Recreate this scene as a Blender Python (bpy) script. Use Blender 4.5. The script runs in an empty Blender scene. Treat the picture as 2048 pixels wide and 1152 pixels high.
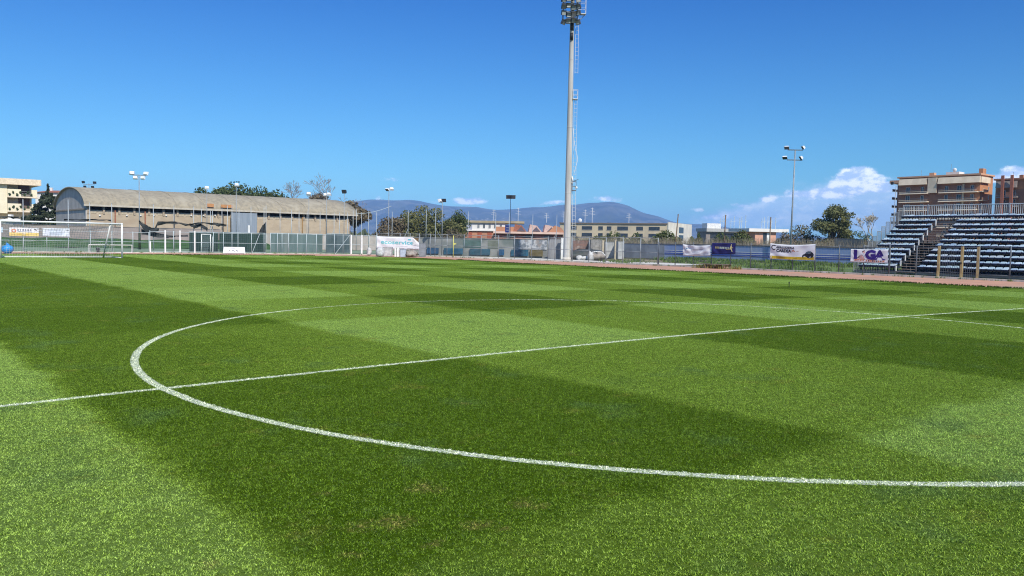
import bpy, math, random
import numpy as np
from mathutils import Vector, Matrix, Quaternion
R = math.radians
rng = np.random.default_rng(7)
random.seed(7)
scene = bpy.context.scene
COL = scene.collection

# ------------------------------------------------------------------ camera (pitch frame: X along the halfway line, Y towards the far goal)
W, H, F = 2048.0, 1152.0, 1623.2
PIT, ROLL, TH = -0.058167, 0.018837, 0.692372
CAM = np.array([-11.90, -9.58, 1.71])
def _axes():
    a = np.array([math.cos(TH), math.sin(TH), 0]); b = np.array([-math.sin(TH), math.cos(TH), 0])
    M = np.stack([a, b, [0, 0, 1.0]])
    f = np.array([0, math.cos(PIT), math.sin(PIT)]); r = np.array([1.0, 0, 0]); u = np.array([0, -math.sin(PIT), math.cos(PIT)])
    c, s = math.cos(ROLL), math.sin(ROLL)
    return M @ f, M @ (c * r + s * u), M @ (-s * r + c * u)
FWD, RGT, UPV = _axes()
cam_data = bpy.data.cameras.new('camera')
cam_data.sensor_width = 36.0
cam_data.lens = F / W * 36.0
cam_data.clip_start = 0.1
cam_data.clip_end = 40000
cam = bpy.data.objects.new('camera', cam_data)
COL.objects.link(cam)
_m = Matrix.Identity(4)
for i in range(3):
    _m[i][0] = RGT[i]; _m[i][1] = UPV[i]; _m[i][2] = -FWD[i]; _m[i][3] = CAM[i]
cam.matrix_world = _m
scene.camera = cam

# ------------------------------------------------------------------ light and exposure
SUN_EL, SUN_AZ = R(44), R(193)          # azimuth from +Y towards +X: the sun stands behind the near goal
SUN_DIR = Vector((math.sin(SUN_AZ) * math.cos(SUN_EL), math.cos(SUN_AZ) * math.cos(SUN_EL), math.sin(SUN_EL)))
SUN_STRENGTH, SKY_STRENGTH = 4.4, 0.088
sl = bpy.data.lights.new('sun', 'SUN'); sl.energy = SUN_STRENGTH; sl.angle = R(0.53); sl.color = (1.0, 0.94, 0.84)
so = bpy.data.objects.new('sun', sl); COL.objects.link(so)
so.rotation_euler = (-SUN_DIR).to_track_quat('-Z', 'Y').to_euler()
vs = scene.view_settings
vs.view_transform = 'Standard'; vs.look = 'None'; vs.gamma = 1.0; vs.exposure = 0.3; vs.use_curve_mapping = False
scene.cycles.use_denoising = True
scene.cycles.denoiser = 'OPENIMAGEDENOISE'
scene.cycles.denoising_input_passes = 'RGB_ALBEDO_NORMAL'
scene.cycles.denoising_prefilter = 'NONE'
scene.cycles.filter_width = 1.1
scene.cycles.max_bounces = 8
scene.cycles.transparent_max_bounces = 16
scene.cycles.volume_bounces = 0

def px_dir(x, y):
    v = FWD + RGT * (x - W / 2) / F - UPV * (y - H / 2) / F
    return v / np.linalg.norm(v)

class NT:
    """small helper over a node tree"""
    def __init__(s, tree): s.t = tree; s.n = tree.nodes; s.l = tree.links
    def new(s, typ, **kw):
        n = s.n.new(typ)
        for k, v in kw.items(): setattr(n, k, v)
        return n
    def link(s, a, b): s.l.new(a, b)
    def val(s, sock, v):
        if hasattr(v, 'is_output'): s.l.new(v, sock)
        else: sock.default_value = v
    def math(s, op, a, b=0.0, c=0.0, clamp=False):
        n = s.n.new('ShaderNodeMath'); n.operation = op; n.use_clamp = clamp
        s.val(n.inputs[0], a); s.val(n.inputs[1], b); s.val(n.inputs[2], c)
        return n.outputs[0]
    def mix(s, f, a, b, typ='RGBA', blend='MIX'):
        n = s.n.new('ShaderNodeMix'); n.data_type = typ
        if typ == 'RGBA':
            n.blend_type = blend; s.val(n.inputs[0], f); s.val(n.inputs[6], a); s.val(n.inputs[7], b); return n.outputs[2]
        s.val(n.inputs[0], f); s.val(n.inputs[2], a); s.val(n.inputs[3], b); return n.outputs[0]
    def noise(s, vec, scale, detail=3.0, rough=0.55, dist=0.0):
        n = s.n.new('ShaderNodeTexNoise'); s.val(n.inputs['Vector'], vec); n.inputs['Scale'].default_value = scale
        n.inputs['Detail'].default_value = detail; n.inputs['Roughness'].default_value = rough; n.inputs['Distortion'].default_value = dist
        return n.outputs['Fac']
    def smooth(s, x, e0, e1, o0=0.0, o1=1.0):
        n = s.n.new('ShaderNodeMapRange'); n.interpolation_type = 'SMOOTHSTEP'
        s.val(n.inputs[0], x); s.val(n.inputs[1], e0); s.val(n.inputs[2], e1); s.val(n.inputs[3], o0); s.val(n.inputs[4], o1)
        return n.outputs[0]

def c4(c): return (c[0], c[1], c[2], 1.0)

# world: daylight sky with cumulus along the horizon
world = bpy.data.worlds.new('World'); scene.world = world; world.use_nodes = True
def build_world():
    t = NT(world.node_tree); t.n.clear()
    out = t.new('ShaderNodeOutputWorld'); bg = t.new('ShaderNodeBackground'); t.link(bg.outputs[0], out.inputs[0])
    sky = t.new('ShaderNodeTexSky', sky_type='NISHITA'); sky.sun_disc = False
    sky.sun_elevation = SUN_EL; sky.sun_rotation = SUN_AZ
    sky.air_density = 1.1; sky.dust_density = 0.15; sky.ozone_density = 2.2; sky.altitude = 100
    tc = t.new('ShaderNodeTexCoord'); sep = t.new('ShaderNodeSeparateXYZ'); t.link(tc.outputs['Generated'], sep.inputs[0])
    X, Y, Z = sep.outputs
    az = t.math('MULTIPLY', t.math('ARCTAN2', X, Y), 57.29578)      # degrees, from +Y towards +X
    el = t.math('MULTIPLY', t.math('ARCSINE', Z), 57.29578)
    hs = t.new('ShaderNodeHueSaturation'); t.link(sky.outputs[0], hs.inputs['Color']); hs.inputs['Saturation'].default_value = 1.12
    # clear spring air: deep blue overhead, paler towards the horizon, the same at every azimuth
    rp = t.new('ShaderNodeValToRGB'); t.link(t.math('DIVIDE', el, 30.0), rp.inputs[0]); rp.color_ramp.interpolation = 'EASE'
    stops = [(0.0, (.38, .86, 1.18)), (2.8, (.42, .96, 1.36)), (5.1, (.38, .84, 1.26)), (7.8, (.25, .71, 1.20)), (11.2, (.14, .67, 1.28)), (16.2, (.06, .50, 1.22)), (26.0, (.05, .44, 1.10))]
    cr = rp.color_ramp
    for i, (e_, c_) in enumerate(stops):
        k = cr.elements[0] if i == 0 else (cr.elements[1] if i == len(stops) - 1 else cr.elements.new(e_ / 30.0))
        k.position = e_ / 30.0; k.color = (c_[0] / 2, c_[1] / 2, c_[2] / 2, 1)
    dbl = t.mix(1.0, rp.outputs[0], (2, 2, 2, 1), blend='MULTIPLY')
    base = t.mix(1.0, hs.outputs[0], dbl, blend='MULTIPLY')
    co = t.new('ShaderNodeCombineXYZ'); t.link(az, co.inputs[0]); t.link(t.math('MULTIPLY', el, 1.5), co.inputs[1])
    n1 = t.noise(co.outputs[0], 0.85, 6.0, 0.62)
    n2 = t.noise(co.outputs[0], 0.22, 3.0, 0.5)
    cu = t.new('ShaderNodeCombineXYZ'); t.link(t.math('ADD', az, 0.35), cu.inputs[0]); t.link(t.math('ADD', t.math('MULTIPLY', el, 1.5), -0.55), cu.inputs[1])
    n1s = t.noise(cu.outputs[0], 0.85, 6.0, 0.62)
    def blob(px, py, rx, ry, w, flat=0.0):
        d = px_dir(px, py); a0 = math.degrees(math.atan2(d[0], d[1])); e0 = math.degrees(math.asin(d[2]))
        k = 57.29578 / F
        da = t.math('DIVIDE', t.math('SUBTRACT', az, a0), rx * k); de = t.math('DIVIDE', t.math('SUBTRACT', el, e0), ry * k)
        q = t.math('ADD', t.math('MULTIPLY', da, da), t.math('MULTIPLY', de, de))
        return t.math('MULTIPLY', t.math('POWER', 2.71828, t.math('MULTIPLY', q, -1.0)), w)
    def add_all(lst):
        o = lst[0]
        for q in lst[1:]: o = t.math('ADD', o, q)
        return o
    puffs = add_all([blob(*q) for q in [
        (1712, 353, 30, 20, 1.7), (1738, 368, 34, 18, 1.1), (1690, 372, 26, 16, .9), (1767, 374, 14, 10, 1.1), (1650, 382, 40, 9, .55), (2036, 348, 34, 17, 1.15), (1985, 358, 26, 9, 0.8),
        (785, 359, 30, 8, 0.72), (948, 401, 38, 9, 0.85), (930, 404, 20, 6, .6), (1212, 397, 36, 9, 0.88), (1112, 405, 28, 6, 0.75), (757, 396, 12, 7, 0.65),
        (870, 404, 24, 5, 0.6), (1062, 409, 20, 4, 0.6), (1345, 421, 18, 5, .5), (1395, 420, 22, 5, 0.6), (1532, 398, 22, 8, 0.85), (1476, 411, 28, 7, .8),
        (1590, 386, 32, 9, 0.85), (1420, 435, 40, 7, 0.6), (1550, 436, 30, 7, .5), (1650, 394, 50, 10, .62), (1460, 432, 50, 7, .5)]])
    band = t.math('MULTIPLY', t.math('MULTIPLY', t.smooth(el, 1.5, 2.4), t.smooth(el, 6.0, 3.2)), t.smooth(n2, 0.56, 0.72))
    # away from the view the same loose cumulus goes on all round
    d0 = math.degrees(math.atan2(FWD[0], FWD[1]))
    away = t.smooth(t.math('ABSOLUTE', t.math('WRAP', t.math('SUBTRACT', az, d0), 180.0, -180.0)), 34.0, 44.0)
    fld = t.math('ADD', puffs, t.math('MULTIPLY', t.math('MULTIPLY', band, away), 0.9))
    a_p = t.smooth(t.math('ADD', fld, t.math('MULTIPLY', t.math('SUBTRACT', n1, 0.5), 1.7)), 0.42, 0.95)
    a_p = t.math('MULTIPLY', a_p, t.smooth(fld, 0.10, 0.35))
    lit = t.smooth(t.math('SUBTRACT', n1, n1s), -0.10, 0.12)
    pc = t.mix(lit, (6.0, 8.0, 11.6, 1), (13.0, 13.6, 14.6, 1))
    bank = add_all([blob(*q) for q in [(1700, 396, 95, 34, 1.0), (1600, 415, 90, 30, 0.8), (1500, 432, 85, 22, 0.75), (1690, 440, 170, 28, 0.7), (1800, 410, 80, 40, 0.8), (1430, 446, 70, 14, .5)]])
    a_b = t.math('MULTIPLY', t.smooth(t.math('ADD', bank, t.math('MULTIPLY', t.math('SUBTRACT', n1, 0.5), 1.0)), 0.26, 1.0), 0.72)
    bc = t.mix(t.smooth(n1, 0.45, 0.66), (6.6, 8.6, 11.8, 1), (10.2, 11.4, 13.4, 1))
    c1 = t.mix(a_b, base, bc)
    c2 = t.mix(t.math('MULTIPLY', a_p, 0.93), c1, pc)
    t.link(c2, bg.inputs['Color']); bg.inputs['Strength'].default_value = SKY_STRENGTH
build_world()

# ------------------------------------------------------------------ geometry helpers
def sm(e0, e1, x):
    t = np.clip((np.asarray(x, float) - e0) / (e1 - e0), 0, 1); return t * t * (3 - 2 * t)
def zg(X, Y):
    """height of the ground: a crowned pitch, flat around it"""
    s = np.abs(np.asarray(X, float)); Y = np.asarray(Y, float)
    A = np.where(s < 15, 0.000586 * s * s, 0.132 + 0.1 * (1 - np.exp(-(np.maximum(s, 15) - 15) * 0.1758)))
    return -A * (1 - 0.75 * sm(45, 66, Y)) - 0.06 * np.clip(np.abs(Y) / 53, 0, 1.1) ** 2
def z1(X, Y): return float(zg(X, Y))
def ray(x, y): return FWD + RGT * (x - W / 2) / F - UPV * (y - H / 2) / F
def onX(x, y, X): v = ray(x, y); return CAM + v * (X - CAM[0]) / v[0]
def onY(x, y, Y): v = ray(x, y); return CAM + v * (Y - CAM[1]) / v[1]
def onD(x, y, d): return CAM + ray(x, y) * d
def ztop(X, Y, y):
    Q = np.array([X, Y, 0]) - CAM; k = H / 2 - y
    return float((k * (Q @ FWD) - F * (Q @ UPV)) / (F * UPV[2] - k * FWD[2]))
def onPath(px, path, y=500):
    """where the vertical plane through a picture column crosses a polyline on the ground"""
    d = ray(px, y)[:2]
    best = None
    for (p, q) in zip(path[:-1], path[1:]):
        p = np.array(p, float); q = np.array(q, float); e = q - p
        den = d[0] * -e[1] + d[1] * e[0]
        if abs(den) < 1e-9: continue
        w = p - CAM[:2]
        t = (w[0] * -e[1] + w[1] * e[0]) / den; s = (d[0] * w[1] - d[1] * w[0]) / den
        if t > 0 and -0.001 <= s <= 1.001 and (best is None or t < best[0]): best = (t, p + e * s)
    return None if best is None else best[1]

class MB:
    def __init__(s): s.v = []; s.f = []; s.mi = []; s.cur = 0
    def add(s, vs, fs):
        o = len(s.v); s.v.extend([tuple(map(float, q)) for q in vs]); s.f.extend([tuple(i + o for i in f) for f in fs]); s.mi.extend([s.cur] * len(fs)); return s
    def box(s, c, d, rz=0.0, M=None):
        hx, hy, hz = d[0] / 2, d[1] / 2, d[2] / 2; cs, sn = math.cos(rz), math.sin(rz); vs = []
        for z in (-hz, hz):
            for (x, y) in ((-hx, -hy), (hx, -hy), (hx, hy), (-hx, hy)):
                p = (c[0] + x * cs - y * sn, c[1] + x * sn + y * cs, c[2] + z) if M is None else tuple(Vector(c) + M @ Vector((x, y, z)))
                vs.append(p)
        return s.add(vs, [(3, 2, 1, 0), (4, 5, 6, 7), (0, 1, 5, 4), (1, 2, 6, 5), (2, 3, 7, 6), (3, 0, 4, 7)])
    def bx(s, x0, x1, y0, y1, z0, z1_): return s.box(((x0 + x1) / 2, (y0 + y1) / 2, (z0 + z1_) / 2), (abs(x1 - x0), abs(y1 - y0), abs(z1_ - z0)))
    def tube(s, p, q, r, n=6, r2=None, cap=True):
        p = Vector(p); q = Vector(q); d = q - p
        if d.length < 1e-6: return s
        r2 = r if r2 is None else r2
        d.normalize(); a = d.orthogonal().normalized(); b = d.cross(a); vs = []
        for (c, rr) in ((p, r), (q, r2)):
            for i in range(n):
                t = 2 * math.pi * i / n; vs.append(c + a * (rr * math.cos(t)) + b * (rr * math.sin(t)))
        fs = [(i, (i + 1) % n, n + (i + 1) % n, n + i) for i in range(n)]
        if cap: fs += [tuple(range(n))[::-1], tuple(range(n, 2 * n))]
        return s.add(vs, fs)
    def pipe(s, pts, r, n=6):
        for p, q in zip(pts[:-1], pts[1:]): s.tube(p, q, r, n)
        return s
    def prism(s, pts, ext):
        """extrude a planar polygon by a vector"""
        n = len(pts); e = Vector(ext); vs = [Vector(p) for p in pts]; vs = vs + [v + e for v in vs]
        return s.add(vs, [tuple(range(n))[::-1], tuple(range(n, 2 * n))] + [(i, (i + 1) % n, n + (i + 1) % n, n + i) for i in range(n)])
    def blob(s, c, rad, seed=0, amp=0.25, nu=10, nv=6, flat=None):
        r_ = random.Random(seed); vs = [(c[0], c[1], c[2] - rad[2])]
        for j in range(1, nv):
            ph = math.pi * j / nv - math.pi / 2
            for i in range(nu):
                t = 2 * math.pi * i / nu; k = 1 + r_.uniform(-amp, amp)
                z = math.sin(ph) * rad[2] * k
                if flat is not None: z = max(z, flat)
                vs.append((c[0] + math.cos(ph) * math.cos(t) * rad[0] * k, c[1] + math.cos(ph) * math.sin(t) * rad[1] * k, c[2] + z))
        vs.append((c[0], c[1], c[2] + rad[2])); top = len(vs) - 1; fs = []
        for i in range(nu):
            fs.append((0, 1 + (i + 1) % nu, 1 + i)); fs.append((top, 1 + (nv - 2) * nu + i, 1 + (nv - 2) * nu + (i + 1) % nu))
            for j in range(nv - 2):
                a = 1 + j * nu + i; b = 1 + j * nu + (i + 1) % nu; fs.append((a, b, b + nu, a + nu))
        return s.add(vs, fs)
    def mesh(s, name, mats, smooth=False):
        me = bpy.data.meshes.new(name); me.from_pydata(s.v, [], s.f)
        for m in (mats if isinstance(mats, (list, tuple)) else [mats]): me.materials.append(m)
        if any(s.mi): me.polygons.foreach_set('material_index', s.mi)
        if smooth: me.polygons.foreach_set('use_smooth', [True] * len(me.polygons))
        me.update(); return me
    def build(s, name, mats, parent=None, smooth=False): return obj(name, s.mesh(name, mats, smooth), parent)

def obj(name, me, parent=None, loc=None):
    o = bpy.data.objects.new(name, me); COL.objects.link(o)
    if parent is not None: o.parent = parent
    if loc is not None: o.location = loc
    return o
def tag(o, label=None, cat=None, group=None, kind=None):
    for k, v in (('label', label), ('category', cat), ('group', group), ('kind', kind)):
        if v: o[k] = v
    return o
def thing(name, label, cat, loc=(0, 0, 0), rz=0.0, group=None):
    o = obj(name, None); o.location = loc; o.rotation_euler = (0, 0, rz); return tag(o, label, cat, group)
def struct(name, mb, mats, smooth=False): return tag(mb.build(name, mats, None, smooth), kind='structure')
def raw(name, verts, faces, mats, parent=None, smooth=False):
    """fast mesh from numpy arrays; faces all of one size"""
    me = bpy.data.meshes.new(name); nf, k = faces.shape
    me.vertices.add(len(verts)); me.vertices.foreach_set('co', np.ascontiguousarray(verts, np.float32).ravel())
    me.loops.add(nf * k); me.loops.foreach_set('vertex_index', np.ascontiguousarray(faces, np.int32).ravel())
    me.polygons.add(nf); me.polygons.foreach_set('loop_start', np.arange(0, nf * k, k, dtype=np.int32))
    me.update(calc_edges=True)
    for m in (mats if isinstance(mats, (list, tuple)) else [mats]): me.materials.append(m)
    if smooth: me.polygons.foreach_set('use_smooth', np.ones(nf, bool))
    return obj(name, me, parent)
def grid_sheet(name, xs, ys, off, mats, mask=None, zf=zg, smooth=True):
    xs = np.asarray(xs, float); ys = np.asarray(ys, float); X, Y = np.meshgrid(xs, ys, indexing='ij')
    V = np.stack([X, Y, zf(X, Y) + off], -1).reshape(-1, 3); ny = len(ys)
    I, J = np.meshgrid(np.arange(len(xs) - 1), np.arange(ny - 1), indexing='ij'); a = (I * ny + J).ravel()
    Fc = np.stack([a, a + ny, a + ny + 1, a + 1], 1)
    if mask is not None: Fc = Fc[mask(V[Fc].mean(1))]
    return raw(name, V, Fc, mats, smooth=smooth)

# ------------------------------------------------------------------ materials
MATS = {}
def mat(name, col, rough=0.7, col2=None, nscale=3.0, spec=0.3, metal=0.0, bump=0.0, bscale=20.0, stretch=None, detail=4.0, lo=0.35, hi=0.65, col3=None, n3=0.4, transl=0.0):
    if name in MATS: return MATS[name]
    m = bpy.data.materials.new(name); m.use_nodes = True; t = NT(m.node_tree); b = t.n['Principled BSDF']
    b.inputs['Roughness'].default_value = rough; b.inputs['Metallic'].default_value = metal; b.inputs['Specular IOR Level'].default_value = spec
    tc = t.new('ShaderNodeTexCoord'); vec = tc.outputs['Object']
    if stretch:
        mp = t.new('ShaderNodeMapping'); mp.inputs['Scale'].default_value = stretch; t.link(vec, mp.inputs[0]); vec = mp.outputs[0]
    if col2 is None: col2 = tuple(c * 0.8 for c in col)
    c = t.mix(t.smooth(t.noise(vec, nscale, detail), lo, hi), c4(col), c4(col2))
    if col3 is not None: c = t.mix(t.smooth(t.noise(vec, n3, 3.0), 0.5, 0.68), c, c4(col3))
    t.link(c, b.inputs['Base Color'])
    if bump:
        bp = t.new('ShaderNodeBump'); bp.inputs['Strength'].default_value = bump; bp.inputs['Distance'].default_value = 0.02
        t.link(t.noise(vec, bscale, 3.0), bp.inputs['Height']); t.link(bp.outputs[0], b.inputs['Normal'])
    if transl:
        o = t.n['Material Output']; tr = t.new('ShaderNodeBsdfTranslucent'); t.link(c, tr.inputs[0]); mx = t.new('ShaderNodeMixShader'); mx.inputs[0].default_value = transl
        t.link(b.outputs[0], mx.inputs[1]); t.link(tr.outputs[0], mx.inputs[2]); t.link(mx.outputs[0], o.inputs[0])
    MATS[name] = m; return m
M_STEEL = mat('galvanised_steel', (0.30, 0.33, 0.35), 0.5, (0.22, 0.245, 0.26), 2.0, metal=0.25)
M_DSTEEL = mat('dark_fence_steel', (0.13, 0.15, 0.17), 0.55, (0.09, 0.10, 0.115), 2.0, metal=0.2)
M_PALE = mat('pale_blue_grey_paint', (0.48, 0.55, 0.56), 0.5, (0.38, 0.45, 0.46), 1.5)
M_WHITE = mat('white_paint', (0.80, 0.80, 0.77), 0.45, (0.68, 0.68, 0.64), 2.0)
M_BLACK = mat('black_plastic', (0.02, 0.022, 0.025), 0.5)
M_GLASS = mat('dark_window_glass', (0.03, 0.04, 0.05), 0.15, (0.05, 0.06, 0.07), 1.0, spec=0.6)
M_CONC = mat('weathered_concrete', (0.42, 0.40, 0.36), 0.85, (0.30, 0.285, 0.26), 0.6, bump=0.2, col3=(0.24, 0.22, 0.19))
M_KERB = mat('pale_kerb_concrete', (0.62, 0.58, 0.50), 0.85, (0.45, 0.41, 0.35), 1.2, bump=0.2)
M_WOOD = mat('weathered_wood', (0.20, 0.14, 0.09), 0.85, (0.12, 0.085, 0.06), 3.0)

# the mown turf: worn spots and lime lines, plus mowing-band sheen painted into the colour
TURF_GROUP = bpy.data.node_groups.new('turf_colour', 'ShaderNodeTree')
DRY = [(720, 1048), (782, 1052), (795, 1044), (858, 1090), (642, 985), (948, 1050), (930, 808), (850, 975), (418, 1130), (1010, 470 + 590), (1050, 1010), (700, 1112)]
def _gnd(x, y):
    v = ray(x, y); z = -0.02
    for _ in range(20):
        t = (z - CAM[2]) / v[2]; P = CAM + t * v; z = z1(P[0], P[1])
    return P
def build_turf_group():
    g = TURF_GROUP; g.interface.new_socket('Color', in_out='OUTPUT', socket_type='NodeSocketColor'); g.interface.new_socket('Paint', in_out='OUTPUT', socket_type='NodeSocketFloat')
    t = NT(g); out = t.new('NodeGroupOutput'); geo = t.new('ShaderNodeNewGeometry'); P = geo.outputs['Position']
    fl = t.new('ShaderNodeVectorMath', operation='MULTIPLY'); t.link(P, fl.inputs[0]); fl.inputs[1].default_value = (1, 1, 0); P2 = fl.outputs[0]
    sep = t.new('ShaderNodeSeparateXYZ'); t.link(P2, sep.inputs[0]); X, Y = sep.outputs[0], sep.outputs[1]
    w1 = t.math('MULTIPLY', t.math('SUBTRACT', t.noise(P2, 0.9, 4.0, 0.6), 0.5), 0.75)
    w2 = t.math('MULTIPLY', t.math('SUBTRACT', t.noise(P2, 1.1, 4.0, 0.6), 0.5), 0.7)
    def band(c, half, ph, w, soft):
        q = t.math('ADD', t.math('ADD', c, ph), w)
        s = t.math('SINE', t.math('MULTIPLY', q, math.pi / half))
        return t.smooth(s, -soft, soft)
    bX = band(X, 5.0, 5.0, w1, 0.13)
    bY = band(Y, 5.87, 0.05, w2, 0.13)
    side = t.smooth(t.math('ADD', X, t.math('MULTIPLY', Y, -0.35)), -11.0, -4.0)     # weights the painted band sheen by position, mimicking its change with view direction
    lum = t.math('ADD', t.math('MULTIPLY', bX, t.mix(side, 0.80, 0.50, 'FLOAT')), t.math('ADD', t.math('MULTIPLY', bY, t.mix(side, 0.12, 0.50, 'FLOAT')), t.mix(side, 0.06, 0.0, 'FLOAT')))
    n_l = t.noise(P2, 0.35, 5.0, 0.62); n_m = t.noise(P2, 2.6, 4.0, 0.65); n_f = t.noise(P2, 26.0, 3.0, 0.7); n_x = t.noise(P2, 90.0, 2.0, 0.7)
    lum = t.math('ADD', lum, t.math('MULTIPLY', t.math('SUBTRACT', n_l, 0.5), 0.38))
    lum = t.math('ADD', lum, t.math('MULTIPLY', t.math('SUBTRACT', n_m, 0.5), 0.5))
    lum = t.math('ADD', lum, t.math('MULTIPLY', t.math('SUBTRACT', n_f, 0.5), 1.0))
    lum = t.math('ADD', lum, t.math('MULTIPLY', t.math('SUBTRACT', n_x, 0.5), 1.3), clamp=True)
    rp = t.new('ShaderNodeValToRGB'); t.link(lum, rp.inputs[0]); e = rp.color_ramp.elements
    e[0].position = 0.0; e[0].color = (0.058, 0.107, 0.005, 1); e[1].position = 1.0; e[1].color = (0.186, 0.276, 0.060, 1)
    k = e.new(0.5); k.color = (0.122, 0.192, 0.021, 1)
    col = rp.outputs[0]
    # cooler and yellower patches
    col = t.mix(t.math('MULTIPLY', t.smooth(t.noise(P2, 0.9, 3.0), 0.55, 0.75), 0.55), col, (0.075, 0.135, 0.040, 1))
    col = t.mix(t.math('MULTIPLY', t.smooth(t.noise(P2, 1.7, 4.0, 0.7), 0.57, 0.76), 0.6), col, (0.160, 0.165, 0.030, 1))
    wn = t.new('ShaderNodeVectorMath', operation='ADD'); t.link(P2, wn.inputs[0])
    nz = t.new('ShaderNodeTexNoise'); t.link(P2, nz.inputs['Vector']); nz.inputs['Scale'].default_value = 5.0
    sc = t.new('ShaderNodeVectorMath', operation='SCALE'); t.link(nz.outputs['Color'], sc.inputs[0]); sc.inputs['Scale'].default_value = 0.30
    t.link(sc.outputs[0], wn.inputs[1]); dry = None
    for i, (x, y) in enumerate(DRY):
        p = _gnd(x, y); d = t.new('ShaderNodeVectorMath', operation='DISTANCE'); t.link(wn.outputs[0], d.inputs[0]); d.inputs[1].default_value = (p[0] + 0.15, p[1] + 0.15, 0.15)
        rad = (0.12, 0.08, 0.15, 0.09, 0.08)[i % 5]; q = t.smooth(d.outputs['Value'], rad * 1.3, 0.0)
        dry = q if dry is None else t.math('MAXIMUM', dry, q)
    col = t.mix(t.math('MULTIPLY', dry, t.smooth(n_f, 0.40, 0.64, 0.05, 0.6)), col, (0.25, 0.19, 0.07, 1))
    # lime lines
    wl = t.math('MULTIPLY', t.math('SUBTRACT', t.noise(P2, 1.3, 3.0), 0.5), 0.07)
    wf = t.math('MULTIPLY', t.math('SUBTRACT', t.noise(P2, 60.0, 2.0), 0.5), 0.05)
    ln = t.new('ShaderNodeVectorMath', operation='LENGTH'); t.link(P2, ln.inputs[0])
    d_c = t.math('ABSOLUTE', t.math('ADD', t.math('SUBTRACT', ln.outputs['Value'], 9.09), t.math('ADD', wf, t.math('MULTIPLY', wl, 0.5))))
    d_h = t.math('ABSOLUTE', t.math('ADD', Y, t.math('ADD', wl, wf)))
    dm = t.math('MINIMUM', d_c, d_h)
    paint = t.math('MULTIPLY', t.smooth(dm, 0.060, 0.042), t.smooth(t.noise(P2, 45.0, 2.0, 0.8), 0.36, 0.56, 0.15, 1.0))
    paint = t.math('MULTIPLY', paint, t.smooth(Y, 8.0, 8.9, 1.0, 0.55)); paint = t.math('MULTIPLY', paint, t.smooth(t.noise(P2, 1.1, 4.0, 0.7), 0.30, 0.46, 0.45, 1.0))
    col = t.mix(paint, col, (0.54, 0.57, 0.48, 1))
    t.link(col, out.inputs['Color']); t.link(paint, out.inputs['Paint'])
build_turf_group()
def turf_mat(name, gain, blade):
    m = bpy.data.materials.new(name); m.use_nodes = True; t = NT(m.node_tree); b = t.n['Principled BSDF']
    g = t.new('ShaderNodeGroup'); g.node_tree = TURF_GROUP
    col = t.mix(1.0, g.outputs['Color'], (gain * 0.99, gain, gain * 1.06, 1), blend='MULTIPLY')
    b.inputs['Roughness'].default_value = 0.5 if blade else 0.8; b.inputs['Specular IOR Level'].default_value = 0.22 if blade else 0.0
    if blade:
        at = t.new('ShaderNodeAttribute', attribute_name='shade')
        col = t.mix(1.0, col, t.mix(at.outputs['Fac'], (0.36, 0.38, 0.38, 1), (1.95, 1.82, 1.55, 1)), blend='MULTIPLY')
        o = t.n['Material Output']; tr = t.new('ShaderNodeBsdfTranslucent'); t.link(col, tr.inputs[0]); mx = t.new('ShaderNodeMixShader'); mx.inputs[0].default_value = 0.3
        t.link(b.outputs[0], mx.inputs[1]); t.link(tr.outputs[0], mx.inputs[2]); t.link(mx.outputs[0], o.inputs[0])
    t.link(col, b.inputs['Base Color']); return m
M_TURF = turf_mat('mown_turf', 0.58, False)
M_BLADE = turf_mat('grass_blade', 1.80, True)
M_LIME = mat('lime_line', (0.50, 0.53, 0.45), 0.9, (0.16, 0.22, 0.05), 45.0, detail=4.0, lo=0.40, hi=0.62)
M_TRACK = mat('terracotta_track', (0.50, 0.27, 0.175), 0.9, (0.41, 0.22, 0.145), 0.7, bump=0.15, bscale=60, col3=(0.36, 0.24, 0.16), n3=0.25)
M_EARTH = mat('dry_earth', (0.17, 0.15, 0.085), 0.95, (0.085, 0.105, 0.035), 0.12, bump=0.2, col3=(0.24, 0.20, 0.13), n3=0.03)
M_ROUGH = mat('rough_grass', (0.13, 0.19, 0.035), 0.95, (0.075, 0.13, 0.022), 1.4, bump=0.5, bscale=8, col3=(0.14, 0.15, 0.05), n3=0.5)
M_COURT = mat('pale_green_court', (0.20, 0.27, 0.17), 0.9, (0.15, 0.21, 0.12), 0.5)

# ------------------------------------------------------------------ ground, turf, track
def wob(t, s, a): return a * (np.sin(t * 1.7 + s) + 0.6 * np.sin(t * 4.3 + 2 * s) + 0.4 * np.sin(t * 9.1 + 3 * s))
gx = np.concatenate([[-9000, -5000, -2500, -1200, -600, -300, -160, -90, -60], np.arange(-44, 52.1, 2.0), [56, 64, 80, 110, 160, 300, 600, 1200, 2500, 5000, 9000]])
gy = np.concatenate([[-9000, -5000, -2500, -1200, -600, -300, -160, -90, -66], np.arange(-60, 90.1, 2.5), [100, 115, 140, 180, 300, 600, 1200, 2500, 5000, 9000]])
tag(grid_sheet('ground', gx, gy, -0.05, M_EARTH), kind='structure')
def turf_edge_mask(C):
    x, y = C[:, 0], C[:, 1]
    ex = 34.0 + wob(y * 0.9, 1, 0.14); ey = 64.2 + wob(x * 0.9, 2, 0.14)
    r = 11.0; cx, cy = ex - r, ey - r
    corner = (x > cx) & (y > cy)
    return (x < ex) & (y < ey) & (~corner | (np.hypot(x - cx, y - cy) < r))
px_ = np.concatenate([np.arange(-44, 26, 1.0), np.arange(26, 36.01, 0.25)]); py_ = np.concatenate([np.arange(-60, 55, 1.0), np.arange(55, 66.01, 0.25)])
tag(grid_sheet('football_pitch', px_, py_, 0.0, M_TURF, turf_edge_mask), kind='structure')
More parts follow.
